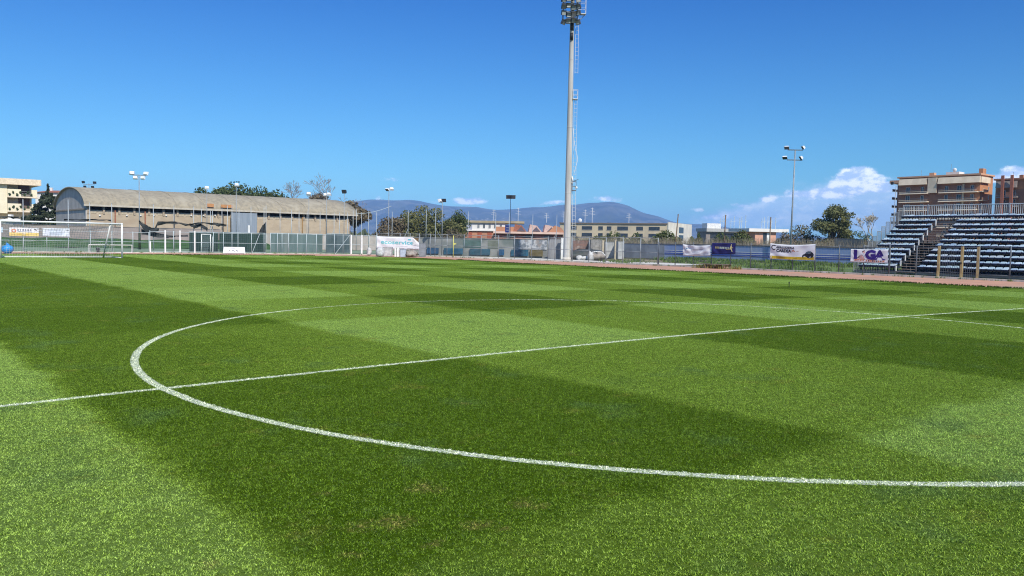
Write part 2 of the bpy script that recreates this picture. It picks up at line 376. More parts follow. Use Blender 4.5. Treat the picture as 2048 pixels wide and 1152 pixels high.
FENCE = [(-24, 72.5), (27.0, 72.5), (33.0, 69.8), (37.6, 62.5), (41.2, 55.0), (43.6, 47.5), (44.5, 39.0), (44.5, -14)]
def track_mask(C):
    x, y = C[:, 0], C[:, 1]
    inside = (x < 44.9) & (y < 73.0)
    for (p, q) in zip(FENCE[1:6], FENCE[2:7]):
        e = np.subtract(q, p); inside &= ((x - p[0]) * e[1] - (y - p[1]) * e[0]) > -0.35 * np.hypot(*e)
    return inside & ((x > 30) | (y > 50))
tag(grid_sheet('running_track', np.arange(-44, 45.6, 0.5), np.arange(-30, 73.6, 0.5), -0.015, M_TRACK, track_mask), kind='structure')

# painted lines: low strips that follow the crown, the blades stand through them
def strip(name, pts, w, off=0.002, closed=False):
    pts = np.asarray(pts, float); d = np.gradient(pts, axis=0); d /= np.linalg.norm(d, axis=1)[:, None]; n = np.stack([-d[:, 1], d[:, 0]], 1)
    jl = w / 2 * (1 + rng.uniform(-.12, .12, len(pts))); jr = w / 2 * (1 + rng.uniform(-.12, .12, len(pts)))
    L = pts + n * jl[:, None]; Rr = pts - n * jr[:, None]; V = np.concatenate([L, Rr]); V = np.column_stack([V, zg(V[:, 0], V[:, 1]) + off]); k = len(pts)
    if name == 'centre_circle_line': V[:, 2] -= 0.012 * sm(8.3, 8.9, V[:, 1])      # the far arc has all but grown over
    i = np.arange(k - 1); return tag(raw(name, V, np.stack([i, i + k, i + k + 1, i + 1], 1), M_LIME), kind='structure')
tt = np.linspace(0, 2 * math.pi, 361)
strip('centre_circle_line', np.stack([9.09 * np.cos(tt), 9.09 * np.sin(tt)], 1), 0.10)
hx = np.arange(-31.5, 31.6, 0.5)
strip('halfway_line', np.stack([hx, 0 * hx + wob(hx * 0.8, 1, 0.008)], 1), 0.10)
strip('goal_line', np.stack([hx, 0 * hx + 53.15], 1), 0.10)
hy = np.arange(-40, 53.2, 0.5); strip('touchline', np.stack([0 * hy + 31.5, hy], 1), 0.10)
ax = np.arange(-20.16, 20.2, 0.48); strip('penalty_area_line', np.stack([ax, 0 * ax + 36.65], 1), 0.16)
ta = np.linspace(-math.pi + 0.645, -0.645, 60); strip('penalty_arc_line', np.stack([9.15 * np.cos(ta), 42.15 + 9.15 * np.sin(ta)], 1), 0.16)
bx_ = np.arange(-9.16, 9.2, 0.4); strip('goal_area_line', np.stack([bx_, 0 * bx_ + 47.65], 1), 0.14)

# blades of grass: tiles of real blades stood all over the turf in view
def build_blades():
    NV, NB = 5, 16000
    V, Fc, tile, shade = [], [], [], []
    for k in range(NV):
        x = rng.uniform(0, 1, NB); y = rng.uniform(0, 1, NB)
        # tufts: pull part of the blades together
        tx = rng.uniform(0, 1, 420); ty = rng.uniform(0, 1, 420); pick = rng.integers(0, 420, NB); s = rng.uniform(0, 1, NB) < 0.4
        x = np.where(s, (tx[pick] + rng.normal(0, 0.013, NB)) % 1, x); y = np.where(s, (ty[pick] + rng.normal(0, 0.013, NB)) % 1, y)
        fld = np.zeros(NB)
        for _ in range(26):
            kx, ky = rng.integers(-13, 14, 2); fld += np.sin(2 * math.pi * (kx * x + ky * y) + rng.uniform(0, 6.28)) / 26 ** .5
        a = rng.uniform(0, 2 * math.pi, NB); h = rng.uniform(0.007, 0.015, NB) * np.where(s, 1.1, 0.85) * np.clip(1.0 + .30 * fld, .4, 1.8); w = rng.uniform(0.0020, 0.0038, NB)
        la = rng.uniform(0, 2 * math.pi, NB); ln = h * rng.uniform(0.3, 1.7, NB)
        p0 = np.stack([x - 0.5, y - 0.5, np.full(NB, -0.003)], 1); dx = np.stack([np.cos(a) * w, np.sin(a) * w, 0 * w], 1)
        mid = p0 + np.stack([np.cos(la) * ln * .35, np.sin(la) * ln * .35, h * .62], 1); tip = p0 + np.stack([np.cos(la) * ln, np.sin(la) * ln, h], 1)
        v = np.stack([p0 - dx, p0 + dx, mid + dx * .8, mid - dx * .8, tip, tip], 1)[:, :5]
        o = sum(len(q) for q in V); idx = o + np.arange(NB)[:, None] * 5
        V.append(v.reshape(-1, 3)); Fc.append(np.concatenate([idx + [0, 1, 2], idx + [0, 2, 3], idx + [3, 2, 4]])); tile.append(np.full(NB * 5, k)); shade.append(np.repeat(rng.beta(0.9, 1.25, NB), 5))
    nb = sum(len(q) for q in V)
    # where the tiles stand
    pts = []
    for X in np.arange(-44, 34, 1.0):
        for Y in np.arange(-18, 64, 1.0):
            Q = np.array([X + .5, Y + .5, 0]) - CAM; d = Q @ FWD; l = Q @ RGT
            if 1.6 < d < 90 and abs(l) < 0.68 * d + 1.6 and not (X > 22.5 and Y > 52.5 and math.hypot(X + .5 - 23, Y + .5 - 53.2) > 10.4): pts.append((X + .5, Y + .5))
    pts = np.array(pts); pv = np.column_stack([pts, zg(pts[:, 0], pts[:, 1])])
    e = 0.25; gxx = (zg(pts[:, 0] + e, pts[:, 1]) - zg(pts[:, 0] - e, pts[:, 1])) / (2 * e); gyy = (zg(pts[:, 0], pts[:, 1] + e) - zg(pts[:, 0], pts[:, 1] - e)) / (2 * e)
    rot = []
    for i in range(len(pts)):
        q = Vector((0, 0, 1)).rotation_difference(Vector((-gxx[i], -gyy[i], 1)).normalized()) @ Quaternion((0, 0, 1), random.randrange(4) * math.pi / 2)
        rot.append(tuple(q.to_euler()))
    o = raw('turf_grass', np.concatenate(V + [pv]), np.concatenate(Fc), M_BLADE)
    me = o.data; n = len(me.vertices)
    a = me.attributes.new('tile', 'INT', 'POINT'); a.data.foreach_set('value', np.concatenate(tile + [np.full(len(pv), 100)]).astype(np.int32))
    a = me.attributes.new('pick', 'INT', 'POINT'); a.data.foreach_set('value', np.concatenate([np.zeros(nb), rng.integers(0, NV, len(pv))]).astype(np.int32))
    a = me.attributes.new('turn', 'FLOAT_VECTOR', 'POINT'); a.data.foreach_set('vector', np.concatenate([np.zeros((nb, 3)), np.array(rot)]).astype(np.float32).ravel())
    a = me.attributes.new('shade', 'FLOAT', 'POINT'); a.data.foreach_set('value', np.concatenate(shade + [np.zeros(len(pv))]).astype(np.float32))
    g = bpy.data.node_groups.new('stand_blades', 'GeometryNodeTree'); g.interface.new_socket('Geometry', in_out='INPUT', socket_type='NodeSocketGeometry'); g.interface.new_socket('Geometry', in_out='OUTPUT', socket_type='NodeSocketGeometry')
    gi = g.nodes.new('NodeGroupInput'); go = g.nodes.new('NodeGroupOutput'); L = g.links.new; join = g.nodes.new('GeometryNodeJoinGeometry')
    def attr(nm, typ):
        q = g.nodes.new('GeometryNodeInputNamedAttribute'); q.data_type = typ; q.inputs['Name'].default_value = nm; return next(s for s in q.outputs if s.enabled and s.name == 'Attribute')
    def eq(sock, val):
        c = g.nodes.new('FunctionNodeCompare'); c.data_type = 'INT'; c.operation = 'EQUAL'; ins = [s for s in c.inputs if s.type == 'INT']; L(sock, ins[0]); ins[1].default_value = val; return c.outputs[0]
    ta_, pa_, ra_ = attr('tile', 'INT'), attr('pick', 'INT'), attr('turn', 'FLOAT_VECTOR')
    sp = g.nodes.new('GeometryNodeSeparateGeometry'); sp.domain = 'POINT'; L(gi.outputs[0], sp.inputs[0]); L(eq(ta_, 100), sp.inputs[1])
    er = g.nodes.new('FunctionNodeEulerToRotation'); L(ra_, er.inputs[0])
    for k in range(NV):
        st = g.nodes.new('GeometryNodeSeparateGeometry'); st.domain = 'POINT'; L(gi.outputs[0], st.inputs[0]); L(eq(ta_, k), st.inputs[1])
        ip = g.nodes.new('GeometryNodeInstanceOnPoints'); L(sp.outputs[0], ip.inputs['Points']); L(eq(pa_, k), ip.inputs['Selection']); L(st.outputs[0], ip.inputs['Instance']); L(er.outputs[0], ip.inputs['Rotation'])
        L(ip.outputs[0], join.inputs[0])
    L(join.outputs[0], go.inputs[0])
    md = o.modifiers.new('blades', 'NODES'); md.node_group = g
    tag(o, kind='stuff')
build_blades()

# ------------------------------------------------------------------ kerb, apron, court, bank
def path_pts(path, step):
    out = []
    for p, q in zip(path[:-1], path[1:]):
        n = max(1, int(np.hypot(*np.subtract(q, p)) / step))
        for i in range(n): out.append(np.add(p, np.multiply(np.subtract(q, p), i / n)))
    out.append(np.array(path[-1], float)); return np.array(out)
def wall_along(mb, path, th, h, base=-0.06, step=2.0, off=0.0):
    P = path_pts(path, step); d = np.gradient(P, axis=0); d /= np.linalg.norm(d, axis=1)[:, None]; n = np.stack([-d[:, 1], d[:, 0]], 1)
    for i in range(len(P) - 1):
        vs = []
        for (k, z) in ((i, 0), (i + 1, 0), (i, 1), (i + 1, 1)):
            g = z1(*P[k]); hh = h(P[k]) if callable(h) else h
            for sgn in (-1, 1): vs.append((*(P[k] + n[k] * (sgn * th / 2 + off)), g + (hh if z else base)))
        mb.add(vs, [(0, 2, 3, 1), (4, 5, 7, 6), (0, 4, 6, 2), (1, 3, 7, 5)] + ([(0, 1, 5, 4)] if i == 0 else []) + ([(2, 6, 7, 3)] if i == len(P) - 2 else []))
    return mb
struct('kerb', wall_along(MB(), FENCE[3:], 0.34, 0.11), M_KERB)
struct('kerb_edge', wall_along(MB(), FENCE[:4], 0.26, 0.05), M_KERB)
M_APRON = mat('concrete_apron', (0.66, 0.63, 0.56), 0.85, (0.48, 0.45, 0.39), 0.6, bump=0.15)
def outside_mask(C):
    x, y = C[:, 0], C[:, 1]; o = np.zeros(len(C), bool)
    for (p, q) in zip(FENCE[3:6], FENCE[4:7]):
        e = np.subtract(q, p); s = -((x - p[0]) * e[1] - (y - p[1]) * e[0]) / np.hypot(*e); o |= (s > 0.2) & (s < 4.6)
    return o
tag(grid_sheet('concrete_apron', np.arange(37, 52, 0.4), np.arange(36, 66, 0.4), 0.06, M_APRON, lambda C: outside_mask(C) & (C[:, 1] > 37) & (C[:, 0] + 0.9 * C[:, 1] < 97)), kind='structure')
tag(grid_sheet('court_surface', np.arange(-40, 75, 2.0), np.arange(73.2, 96, 2.0), 0.03, M_COURT, lambda C: C[:, 0] + 0.0 * C[:, 1] > -60), kind='structure')
tag(grid_sheet('grass_verge', np.arange(45.0, 66, 0.75), np.arange(-10, 44, 0.75), 0.02, M_ROUGH, zf=lambda X, Y: zg(X, Y) + 0.25 * sm(52, 64, X) * (0.8 + 0.4 * np.sin(Y * 1.3))), kind='structure')
M_BANK = mat('green_bank', (0.055, 0.115, 0.03), 0.95, (0.03, 0.075, 0.02), 0.8, bump=0.3, bscale=5)
tag(grid_sheet('grass_bank', np.arange(-40, 36, 1.0), np.linspace(96, 105, 8), 0.02, M_BANK, zf=lambda X, Y: zg(X, Y) + 1.05 * sm(96, 104.5, Y) + 0.08 * np.sin(X * 0.9)), kind='structure')

# weeds and rough grass tufts
M_LEAF_A = mat('weed_leaves', (0.13, 0.20, 0.035), 0.8, (0.065, 0.115, 0.02), 2.0, transl=0.25)
def tufts(name, pts, h, w, m, n_per=8, lean=0.5):
    pts = np.asarray(pts); k = len(pts) * n_per; P = np.repeat(pts, n_per, 0) + np.concatenate([rng.normal(0, w * 4, (k, 2)), np.zeros((k, 1))], 1)
    a = rng.uniform(0, 2 * math.pi, k); hh = h * rng.uniform(0.45, 1.2, k); l = hh * lean * rng.uniform(0, 1, k); b = rng.uniform(0, 2 * math.pi, k)
    dx = np.stack([np.cos(a) * w, np.sin(a) * w, 0 * a], 1); tip = P + np.stack([np.cos(b) * l, np.sin(b) * l, hh], 1)
    V = np.stack([P - dx, P + dx, tip + dx * .25, tip - dx * .25], 1).reshape(-1, 3); i = np.arange(k)[:, None] * 4
    return tag(raw(name, V, i + [0, 1, 2, 3], m), kind='stuff')
q = []
cl = [(rng.uniform(46, 63.5), rng.uniform(20, 50), rng.uniform(.4, 1.6)) for _ in range(46)] + [(rng.uniform(60.5, 62.8), rng.uniform(20, 50), rng.uniform(.6, 1.8)) for _ in range(34)]
for cx_, cy_, cr_ in cl:
    for _ in range(int(12 * cr_)):
        x = cx_ + rng.normal(0, cr_ * .45); y = cy_ + rng.normal(0, cr_ * .8)
        if 45.2 < x < 62.9: q.append((x, y, z1(x, y) + 0.25 * float(sm(52, 64, x))))
tufts('weeds', q, 0.30, 0.05, M_LEAF_A, 7, 0.9)
q = []
for _ in range(420):
    y = rng.uniform(-2, 60); P = onPath(rng.uniform(0, 2048), FENCE)
    if P is not None: q.append((P[0] + rng.normal(-0.05, .18), P[1] + rng.normal(-.05, .18), z1(*P) + 0.0))
tufts('kerb_weeds', q, 0.13, 0.02, M_LEAF_A, 5)
q = []
for _ in range(1500):                                                      # ragged fringe where the turf meets the track
    y = rng.uniform(-8, 54); q.append((34.0 + rng.normal(0.05, 0.16), y, z1(34, y)))
for _ in range(700):
    x = rng.uniform(-6, 24); q.append((x, 64.2 + rng.normal(0, 0.18), z1(x, 64)))
tufts('turf_fringe', q, 0.08, 0.03, M_BLADE, 5)

# ------------------------------------------------------------------ football goal
def make_goal():
    z0 = z1(0, 53.15); g = thing('football_goal', 'white full size football goal with sagging net on the far goal line', 'goal', (0, 53.15, z0))
    hw, hh, r = 3.72, 2.44, 0.06
    for s in (-1, 1):
        MB().tube((s * hw, 0, -0.02), (s * hw, 0, hh + r), r, 12).build('post', M_WHITE, g, True)
        if s > 0: MB().pipe([(s * (hw - 0.9), 1.55, 0), (s * (hw - .75), 0.0, hh)], 0.045, 8).build('stanchion', M_WHITE, g, True)
    MB().tube((-hw - r, 0, hh), (hw + r, 0, hh), r, 12).build('crossbar', M_WHITE, g, True)
    MB().pipe([(-hw, 0, 0.03), (-hw + .3, 1.6, 0.03), (hw - .3, 1.6, 0.03), (hw, 0, 0.03)], 0.035, 8).build('ground_bar', M_WHITE, g, True)
    net = MB(); D = 1.6
    def top(u): return hh - 0.10 - 0.42 * (1 - abs(2 * u - 1) ** 2.4)
    def P(u, v): # u along, v from crossbar(0) over the top edge and down the back(1)
        x = -hw + .05 + u * (2 * hw - .1); zt = top(u)
        if v < .25: k = v / .25; return (x, 0.02 + 0.45 * k, hh - (hh - zt) * k * (2 - k))
        k = (v - .25) / .75; return (x * (1 - .06 * k), .47 + (D - .47) * k ** .8 + .12 * math.sin(k * 3.1), zt * (1 - k) ** 1.05 + .02)
    nu, nv = 44, 22
    for i in range(nu + 1): net.pipe([P(i / nu, j / 10) for j in range(11)], 0.0075, 3)
    for j in range(1, nv + 1): net.pipe([P(i / 22, j / nv) for i in range(23)], 0.0075, 3)
    for s in (0, 1):
        for j in range(12):
            a = P(s, (j + .5) / 12); net.pipe([(a[0], 0.03, a[2]), a], 0.0075, 3)
    net.build('net', mat('net_cord', (0.70, 0.70, 0.66), 0.8), g)
make_goal()

# ------------------------------------------------------------------ fences
M_WIRE = mat('fence_wire', (0.22, 0.25, 0.26), 0.6)
def fence(label, pts, hs, rails, post_r, m, wire=True, group=None, wire_m=None, name='chain_link_fence', sq=False, base=0.0, pitch_=0.11, thick=0.0035):
    pts = [np.array(p, float) for p in pts]; t = thing(name, label, 'fence', (pts[0][0], pts[0][1], z1(*pts[0])), 0, group); o0 = np.array([pts[0][0], pts[0][1], z1(*pts[0])])
    G = lambda p, h: np.array([p[0], p[1], z1(*p) + h]) - o0
    hs = hs if isinstance(hs, (list, tuple)) else [hs] * len(pts)
    for p, h in zip(pts, hs):
        mb = MB()
        if sq: mb.box(G(p, h / 2 + base / 2), (post_r * 2, post_r * 2, h + 0.06))
        else: mb.tube(G(p, -0.03), G(p, h + 0.03), post_r, 8)
        mb.build('fence_post', m, t, not sq)
    for k, rz in enumerate(rails):
        mb = MB()
        for i in range(len(pts) - 1): mb.tube(G(pts[i], rz * hs[i]), G(pts[i + 1], rz * hs[i + 1]), 0.022, 6)
        mb.build('fence_rail', m, t, True)
    if wire:
        mb = MB()
        for i in range(len(pts) - 1):
            a, b = pts[i], pts[i + 1]; L = np.hypot(*(b - a)); n = max(2, int(L / pitch_)); hm = (hs[i] + hs[i + 1]) / 2
            for k in range(1, n):
                p = a + (b - a) * k / n; mb.tube(G(p, 0.04), G(p, hs[i] + (hs[i + 1] - hs[i]) * k / n), thick, 3, cap=False)
            for k in range(1, int(hm / pitch_)):
                f_ = k * pitch_ / hm; mb.tube(G(a, hs[i] * f_), G(b, hs[i + 1] * f_), thick, 3, cap=False)
        mb.build('wire_mesh', wire_m or M_WIRE, t)
    return t
def px_posts(pxs): return [onPath(p, FENCE) for p in pxs]
fence('grey wire fence with thin posts behind the football goal', px_posts([2, 47, 94, 137, 181, 224, 266, 298]), 1.95, [0.98, 0.52], 0.03, M_PALE, pitch_=0.16)
def sliding_gate():
    A, B = onPath(300, FENCE), onPath(532, FENCE); t = fence('long pale blue framed gate section with three thick white posts', px_posts([300, 347, 389, 427, 447, 464, 476, 503, 528, 532]), 2.1, [0.97, 0.5, 0.06], 0.03, M_PALE, name='sliding_gate', pitch_=0.2)
    o = np.array(t.location)
    for p in (300, 330, 359.5, 389):
        P = onPath(p, FENCE); h = 2.2 if p > 300 else 1.1
        MB().box(np.array([P[0], P[1] - .06, z1(*P) + h / 2]) - o, (0.13, 0.1, h)).build('white_post', M_WHITE, t)
    P, Q = onPath(504, FENCE), onPath(519, FENCE)
    MB().tube(np.array([P[0], P[1] - .03, z1(*P) + .05]) - o, np.array([Q[0], Q[1] - .03, z1(*Q) + 2.05]) - o, 0.025, 6).build('diagonal_brace', M_PALE, t)
    t['category'] = 'gate'
sliding_gate()
f3 = fence('pale blue wire fence between the white framed gate and the cyan lettered banner', px_posts([541, 555, 564, 577, 595, 613, 633, 650, 669, 686, 701, 722, 738, 752]), 2.15, [0.98, 0.5], 0.03, M_PALE, pitch_=0.14)
P, Q = onPath(670, FENCE), onPath(699, FENCE); o = np.array(f3.location)
MB().tube(np.array([*P, z1(*P)]) - o, np.array([*Q, z1(*Q) + 2.1]) - o, 0.028, 6).build('diagonal_brace', M_PALE, f3)
for p in (701.5, 722.5):
    P = onPath(p, FENCE); MB().box(np.array([P[0], P[1] - .07, z1(*P) + 1.08]) - o, (0.16, 0.12, 2.16)).build('gate_pillar', M_WHITE, f3)
fence('grey wire fence round the bend of the track up to the big mast', px_posts([754, 777, 800, 820, 839, 861, 870, 894, 928, 962, 997, 1029, 1063, 1096, 1110, 1143]), 2.42, [0.98, 0.5], 0.035, M_STEEL, pitch_=0.13)
fence('grey wire fence with two rails along the track beside the concrete mast', px_posts([1145, 1178, 1212, 1246, 1281, 1316]), [2.45, 2.45, 2.48, 2.5, 2.5, 2.45], [0.99, 0.47], 0.04, M_STEEL, pitch_=0.13)
fence('lower grey wire fence carrying four sponsor banners beside the stand', px_posts([1318, 1351, 1387, 1424, 1462, 1502, 1543, 1586, 1631, 1679, 1728, 1779]), 2.1, [0.5, 0.93], 0.04, M_DSTEEL, pitch_=0.12)
fence('dark railing with open rails in front of the grandstand', px_posts([1780.5, 1834, 1877]), 2.1, [0.965, 0.16], 0.045, M_DSTEEL, wire=False, name='metal_railing')
fence('dark railing with open rails past the yellow gate', px_posts([1959.5, 2022]) + [np.array((44.5, 7.4)), np.array((44.5, 5.2)), np.array((44.5, 3.0))], 2.15, [0.965, 0.16], 0.045, M_DSTEEL, wire=False, name='metal_railing')
def yellow_gate():
    M_Y = mat('faded_yellow_paint', (0.46, 0.35, 0.16), 0.6, (0.33, 0.24, 0.12), 3.0); ys = [onPath(p, FENCE)[1] for p in (1878.5, 1925, 1957.5)]
    t = thing('double_gate', 'double gate with three faded yellow posts in front of the blue seats', 'gate', (44.5, ys[2], z1(44.5, ys[2])))
    for y in ys: MB().bx(-.07, .07, y - ys[2] - .07, y - ys[2] + .07, -.05, 2.12).build('gate_post', M_Y, t)
    for (a, b) in ((ys[0], ys[1]), (ys[1], ys[2])):
        a -= ys[2]; b -= ys[2]
        lf = MB().tube((0, a - .09, 2.06), (0, b + .09, 2.06), 0.022, 6).build('gate_leaf', M_DSTEEL, t)
        for z in (0.42, 0.08): MB().tube((0, a - .09, z), (0, b + .09, z), 0.022, 6).build('gate_rail', M_DSTEEL, lf)
        n = int((a - b - .2) / .1); bar = None
        for k in range(n):
            y = a - .12 - k * (a - b - .24) / max(1, n - 1)
            if bar is None: bar = MB().tube((0, 0, .08), (0, 0, 2.06), .011, 4).build('gate_bar', M_DSTEEL, lf); bar.location = (0, y, 0)
            else: c = bar.copy(); COL.objects.link(c); c.parent = lf; c.location = (0, y, 0)
    MB().bx(-.12, -.07, ys[1] - ys[2] - .02, ys[1] - ys[2] + .16, 1.0, 1.08).build('latch', M_BLACK, t)
yellow_gate()

# ------------------------------------------------------------------ banners
def text_mesh(txt, size=1.0, bold=0.0, shear=0.0, space=1.0):
    cu = bpy.data.curves.new('lettering', 'FONT'); cu.body = txt; cu.size = size; cu.offset = bold; cu.shear = shear; cu.space_character = space; cu.resolution_u = 3
    o = bpy.data.objects.new('lettering', cu); COL.objects.link(o); dg = bpy.context.evaluated_depsgraph_get(); me = bpy.data.meshes.new_from_object(o.evaluated_get(dg))
    v = np.array([q.co[:] for q in me.vertices]) if len(me.vertices) else np.zeros((0, 3)); f = [tuple(p.vertices) for p in me.polygons]
    bpy.data.objects.remove(o); bpy.data.curves.remove(cu); bpy.data.meshes.remove(me); return v[:, :2], f
class Banner:
    """a cloth on a fence: corners A (top, start) and B (top, end) in plan, heights at both ends, sag of the top edge, folds"""
    def __init__(s, name, label, A, B, zA, zB, m, sag=0.0, fold=0.03, cat='banner', cut=None, seed=0, nrm=None):
        s.A, s.B = np.array(A, float), np.array(B, float); s.zA, s.zB, s.sag, s.fold, s.seed, s.cut = zA, zB, sag, fold, seed, cut
        s.L = float(np.hypot(*(s.B - s.A))); s.Hh = ((zA[0] - zA[1]) + (zB[0] - zB[1])) / 2
        d = (s.B - s.A) / s.L; n = np.array([d[1], -d[0]]); s.n = n if n @ (CAM[:2] - s.A) > 0 else -n
        s.o = np.array([s.A[0], s.A[1], zA[1]]); s.t = thing(name, label, cat, tuple(s.o), 0, 'sponsor banners hung on the fences'); nu, nv = 30, 12; V = []; Fc = []
        for layer in (0.0, -0.006):
            for i in range(nu + 1):
                for j in range(nv + 1): V.append(s.P(i / nu, j / nv, layer))
        w = nv + 1; N = (nu + 1) * w
        for i in range(nu):
            for j in range(nv):
                a = i * w + j; Fc.append((a, a + w, a + w + 1, a + 1)); Fc.append((N + a, N + a + 1, N + a + w + 1, N + a + w))
        for i in range(nu): Fc += [(i * w, N + i * w, N + (i + 1) * w, (i + 1) * w), (i * w + nv, (i + 1) * w + nv, N + (i + 1) * w + nv, N + i * w + nv)]
        MB().add(V, Fc).build('cloth', m, s.t, True)
    def P(s, u, v, off=0.0):
        zt = s.zA[0] + (s.zB[0] - s.zA[0]) * u; zb = s.zA[1] + (s.zB[1] - s.zA[1]) * u; c = 4 * u * (1 - u)
        zt -= s.sag * c; zb -= s.sag * 0.25 * c
        if s.cut and u > s.cut[0]: zt -= (zt - zb) * s.cut[1] * (u - s.cut[0]) / (1 - s.cut[0])
        k = s.seed * 1.7; fo = s.fold * (math.sin(u * 17 + v * 5 + k) * .35 + math.sin((u - .5) ** 2 * 30 - v * 9 + k) * .5 + math.sin(u * 7 - v * 13 + 2 * k) * .3)
        p = s.A + (s.B - s.A) * u + s.n * (0.07 + fo + off + 0.05 * s.sag * c)
        return np.array([p[0], p[1], zb + (zt - zb) * v]) - s.o
    def flat(s, verts, faces, m, name='lettering', off=0.012):
        s_ = MB(); s_.add([s.P(min(max(x, 0), 1), min(max(y, 0), 1), off) for x, y in verts], faces)
        n = Vector((s.n[0], s.n[1], 0)); me = s_.mesh(name, m); o = obj(name, me, s.t)
        return o
    def text(s, txt, x, y, w, h, m, bold=0.0, shear=0.0):
        v, f = text_mesh(txt, 1.0, bold, shear)
        lo, hi = v.min(0), v.max(0); v = (v - lo) / (hi - lo); s.flat([(x + a * w, y + b * h) for a, b in v], f, m)
    def poly(s, pts, m, name='print', off=0.010, nx=1):
        s.flat(pts, [tuple(range(len(pts)))], m, name, off)
    def bar(s, x0, x1, y0, y1, m, name='print', off=0.010):
        n = max(1, int((x1 - x0) * 24)); v = [(x0 + (x1 - x0) * i / n, yy) for i in range(n + 1) for yy in (y0, y1)]
        s.flat(v, [(2 * i, 2 * i + 2, 2 * i + 3, 2 * i + 1) for i in range(n)], m, name, off)
def circ(cx, cy, rx, ry, n=18): return [(cx + rx * math.cos(2 * math.pi * i / n), cy + ry * math.sin(2 * math.pi * i / n)) for i in range(n)]
def ring(cx, cy, rx, ry, k, a0=0, a1=2 * math.pi, n=20):
    v = []; f = []
    for i in range(n + 1):
        a = a0 + (a1 - a0) * i / n; v += [(cx + rx * math.cos(a), cy + ry * math.sin(a)), (cx + rx * k * math.cos(a), cy + ry * k * math.sin(a))]
        if i < n: f.append((2 * i, 2 * i + 2, 2 * i + 3, 2 * i + 1))
    return v, f
M_CLOTH = mat('white_banner_cloth', (0.80, 0.80, 0.80), 0.6, (0.72, 0.72, 0.74), 2.0)
M_NAVY = mat('navy_print', (0.035, 0.03, 0.17), 0.55); M_INK = mat('black_print', (0.02, 0.02, 0.03), 0.55); M_GOLD = mat('golden_print', (0.66, 0.46, 0.03), 0.55, (0.50, 0.34, 0.02), 4.0)
M_ORANGE = mat('orange_print', (0.62, 0.22, 0.10), 0.55); M_CYAN = mat('cyan_print', (0.10, 0.52, 0.62), 0.55, (0.22, 0.58, 0.55), 1.0); M_GREY = mat('grey_print', (0.33, 0.34, 0.38), 0.6); M_CREAM = mat('cream_print', (0.72, 0.63, 0.30), 0.55)
M_PURP = mat('indigo_print', (0.05, 0.022, 0.22), 0.55)
def bnr(name, label, x0, x1, yl, yr, m, X=None, Y=None, **k):
    g = (lambda x, y: onX(x, y, X)) if X else (lambda x, y: onY(x, y, Y))
    a, b, c, d = g(x0, yl[0]), g(x0, yl[1]), g(x1, yr[0]), g(x1, yr[1])
    return Banner(name, label, ((a + b) / 2)[:2], ((c + d) / 2)[:2], (a[2], b[2]), (c[2], d[2]), m, **k)
b = bnr('sponsor_banner', 'white and yellow car body shop banner with a dark printed car', 1541.5, 1631, (486.5, 517), (488, 520.5), M_CLOTH, X=44.5, sag=0.10, fold=0.03, seed=1)
b.bar(0.012, 0.985, 0.015, 0.20, M_GOLD)
b.bar(0.05, 0.62, 0.10, 0.13, mat('dark_gold_print', (0.36, 0.22, 0.02), 0.6), off=0.014)
v, f = ring(0.085, 0.76, 0.058, 0.17, 0.68, 0.8, 5.6); b.flat(v, f, M_INK)
b.text('ARROZZERIA', 0.135, 0.715, 0.42, 0.155, M_INK, 0.03); b.text('CARDEA', 0.145, 0.47, 0.335, 0.21, M_INK, 0.045)
b.poly([(0.485, 0.47), (0.50, .62), (0.53, .66), (0.56, .60), (0.575, .50), (.545, .56), (.515, .57)], M_ORANGE); b.poly([(0.58, .56), (.62, .60), (.68, .60), (.62, .56)], mat('pale_orange_print', (0.7, 0.5, 0.4), .6))
b.poly([(0.735, .13), (.725, .28), (.745, .36), (.785, .40), (.82, .53), (.86, .56), (.915, .55), (.955, .45), (.975, .36), (.975, .24), (.95, .17), (.90, .12), (.86, .12)], M_INK, 'car_print', 0.010)
b.poly([(.80, .42), (.83, .515), (.87, .54), (.905, .53), (.93, .45), (.87, .42)], mat('blue_grey_print', (0.12, 0.20, 0.25), .5), 'car_print', 0.015)
b.poly([(.755, .24), (.76, .27), (.80, .26), (.80, .225)], M_CLOTH, 'car_print', 0.016); b.poly(circ(.895, .20, .022, .075), M_GREY, 'car_print', 0.016)
b = bnr('sponsor_banner', 'wrinkled white cloth banner with a small blue mark, next to the navy banner', 1367, 1422, (488.5, 511), (490, 511.5), M_CLOTH, X=44.5, sag=0.09, fold=0.05, seed=2)
b.poly([(0.05, 0.70), (0.12, 0.90), (.13, .70), (.20, .68), (.13, .62), (.10, .45)], mat('teal_blue_print', (0.05, .22, .38), .6))
for i in range(4): b.bar(0.28 + .02 * i, 0.72 - .03 * i, 0.62 - .10 * i, 0.66 - .10 * i, M_GREY if i == 0 else mat('faint_grey_print', (.60, .60, .64), .6))
b = bnr('sponsor_banner', 'navy blue banner with faded gold lettering and a running figure', 1425, 1472, (485.5, 508), (486, 508), mat('navy_banner_cloth', (0.028, 0.026, 0.15), 0.6, (0.02, 0.02, 0.10), 2.0), X=44.5, sag=0.02, fold=0.025, seed=3)
for i, (x, w) in enumerate([(.13, .06), (.20, .05), (.26, .035), (.33, .06), (.41, .05), (.47, .06), (.55, .05), (.61, .06), (.69, .06)]):
    b.bar(x, x + w, .50 - .004 * i, .68 - .004 * i, M_CREAM if i < 3 else mat('pale_blue_print', (.40, .45, .40), .6))
b.poly([(.78, .55), (.80, .76), (.835, .78), (.85, .60), (.90, .58), (.90, .55), (.84, .52), (.89, .20), (.865, .18), (.80, .42), (.60, .40), (.60, .44), (.76, .48)], M_CREAM, 'figure_print')
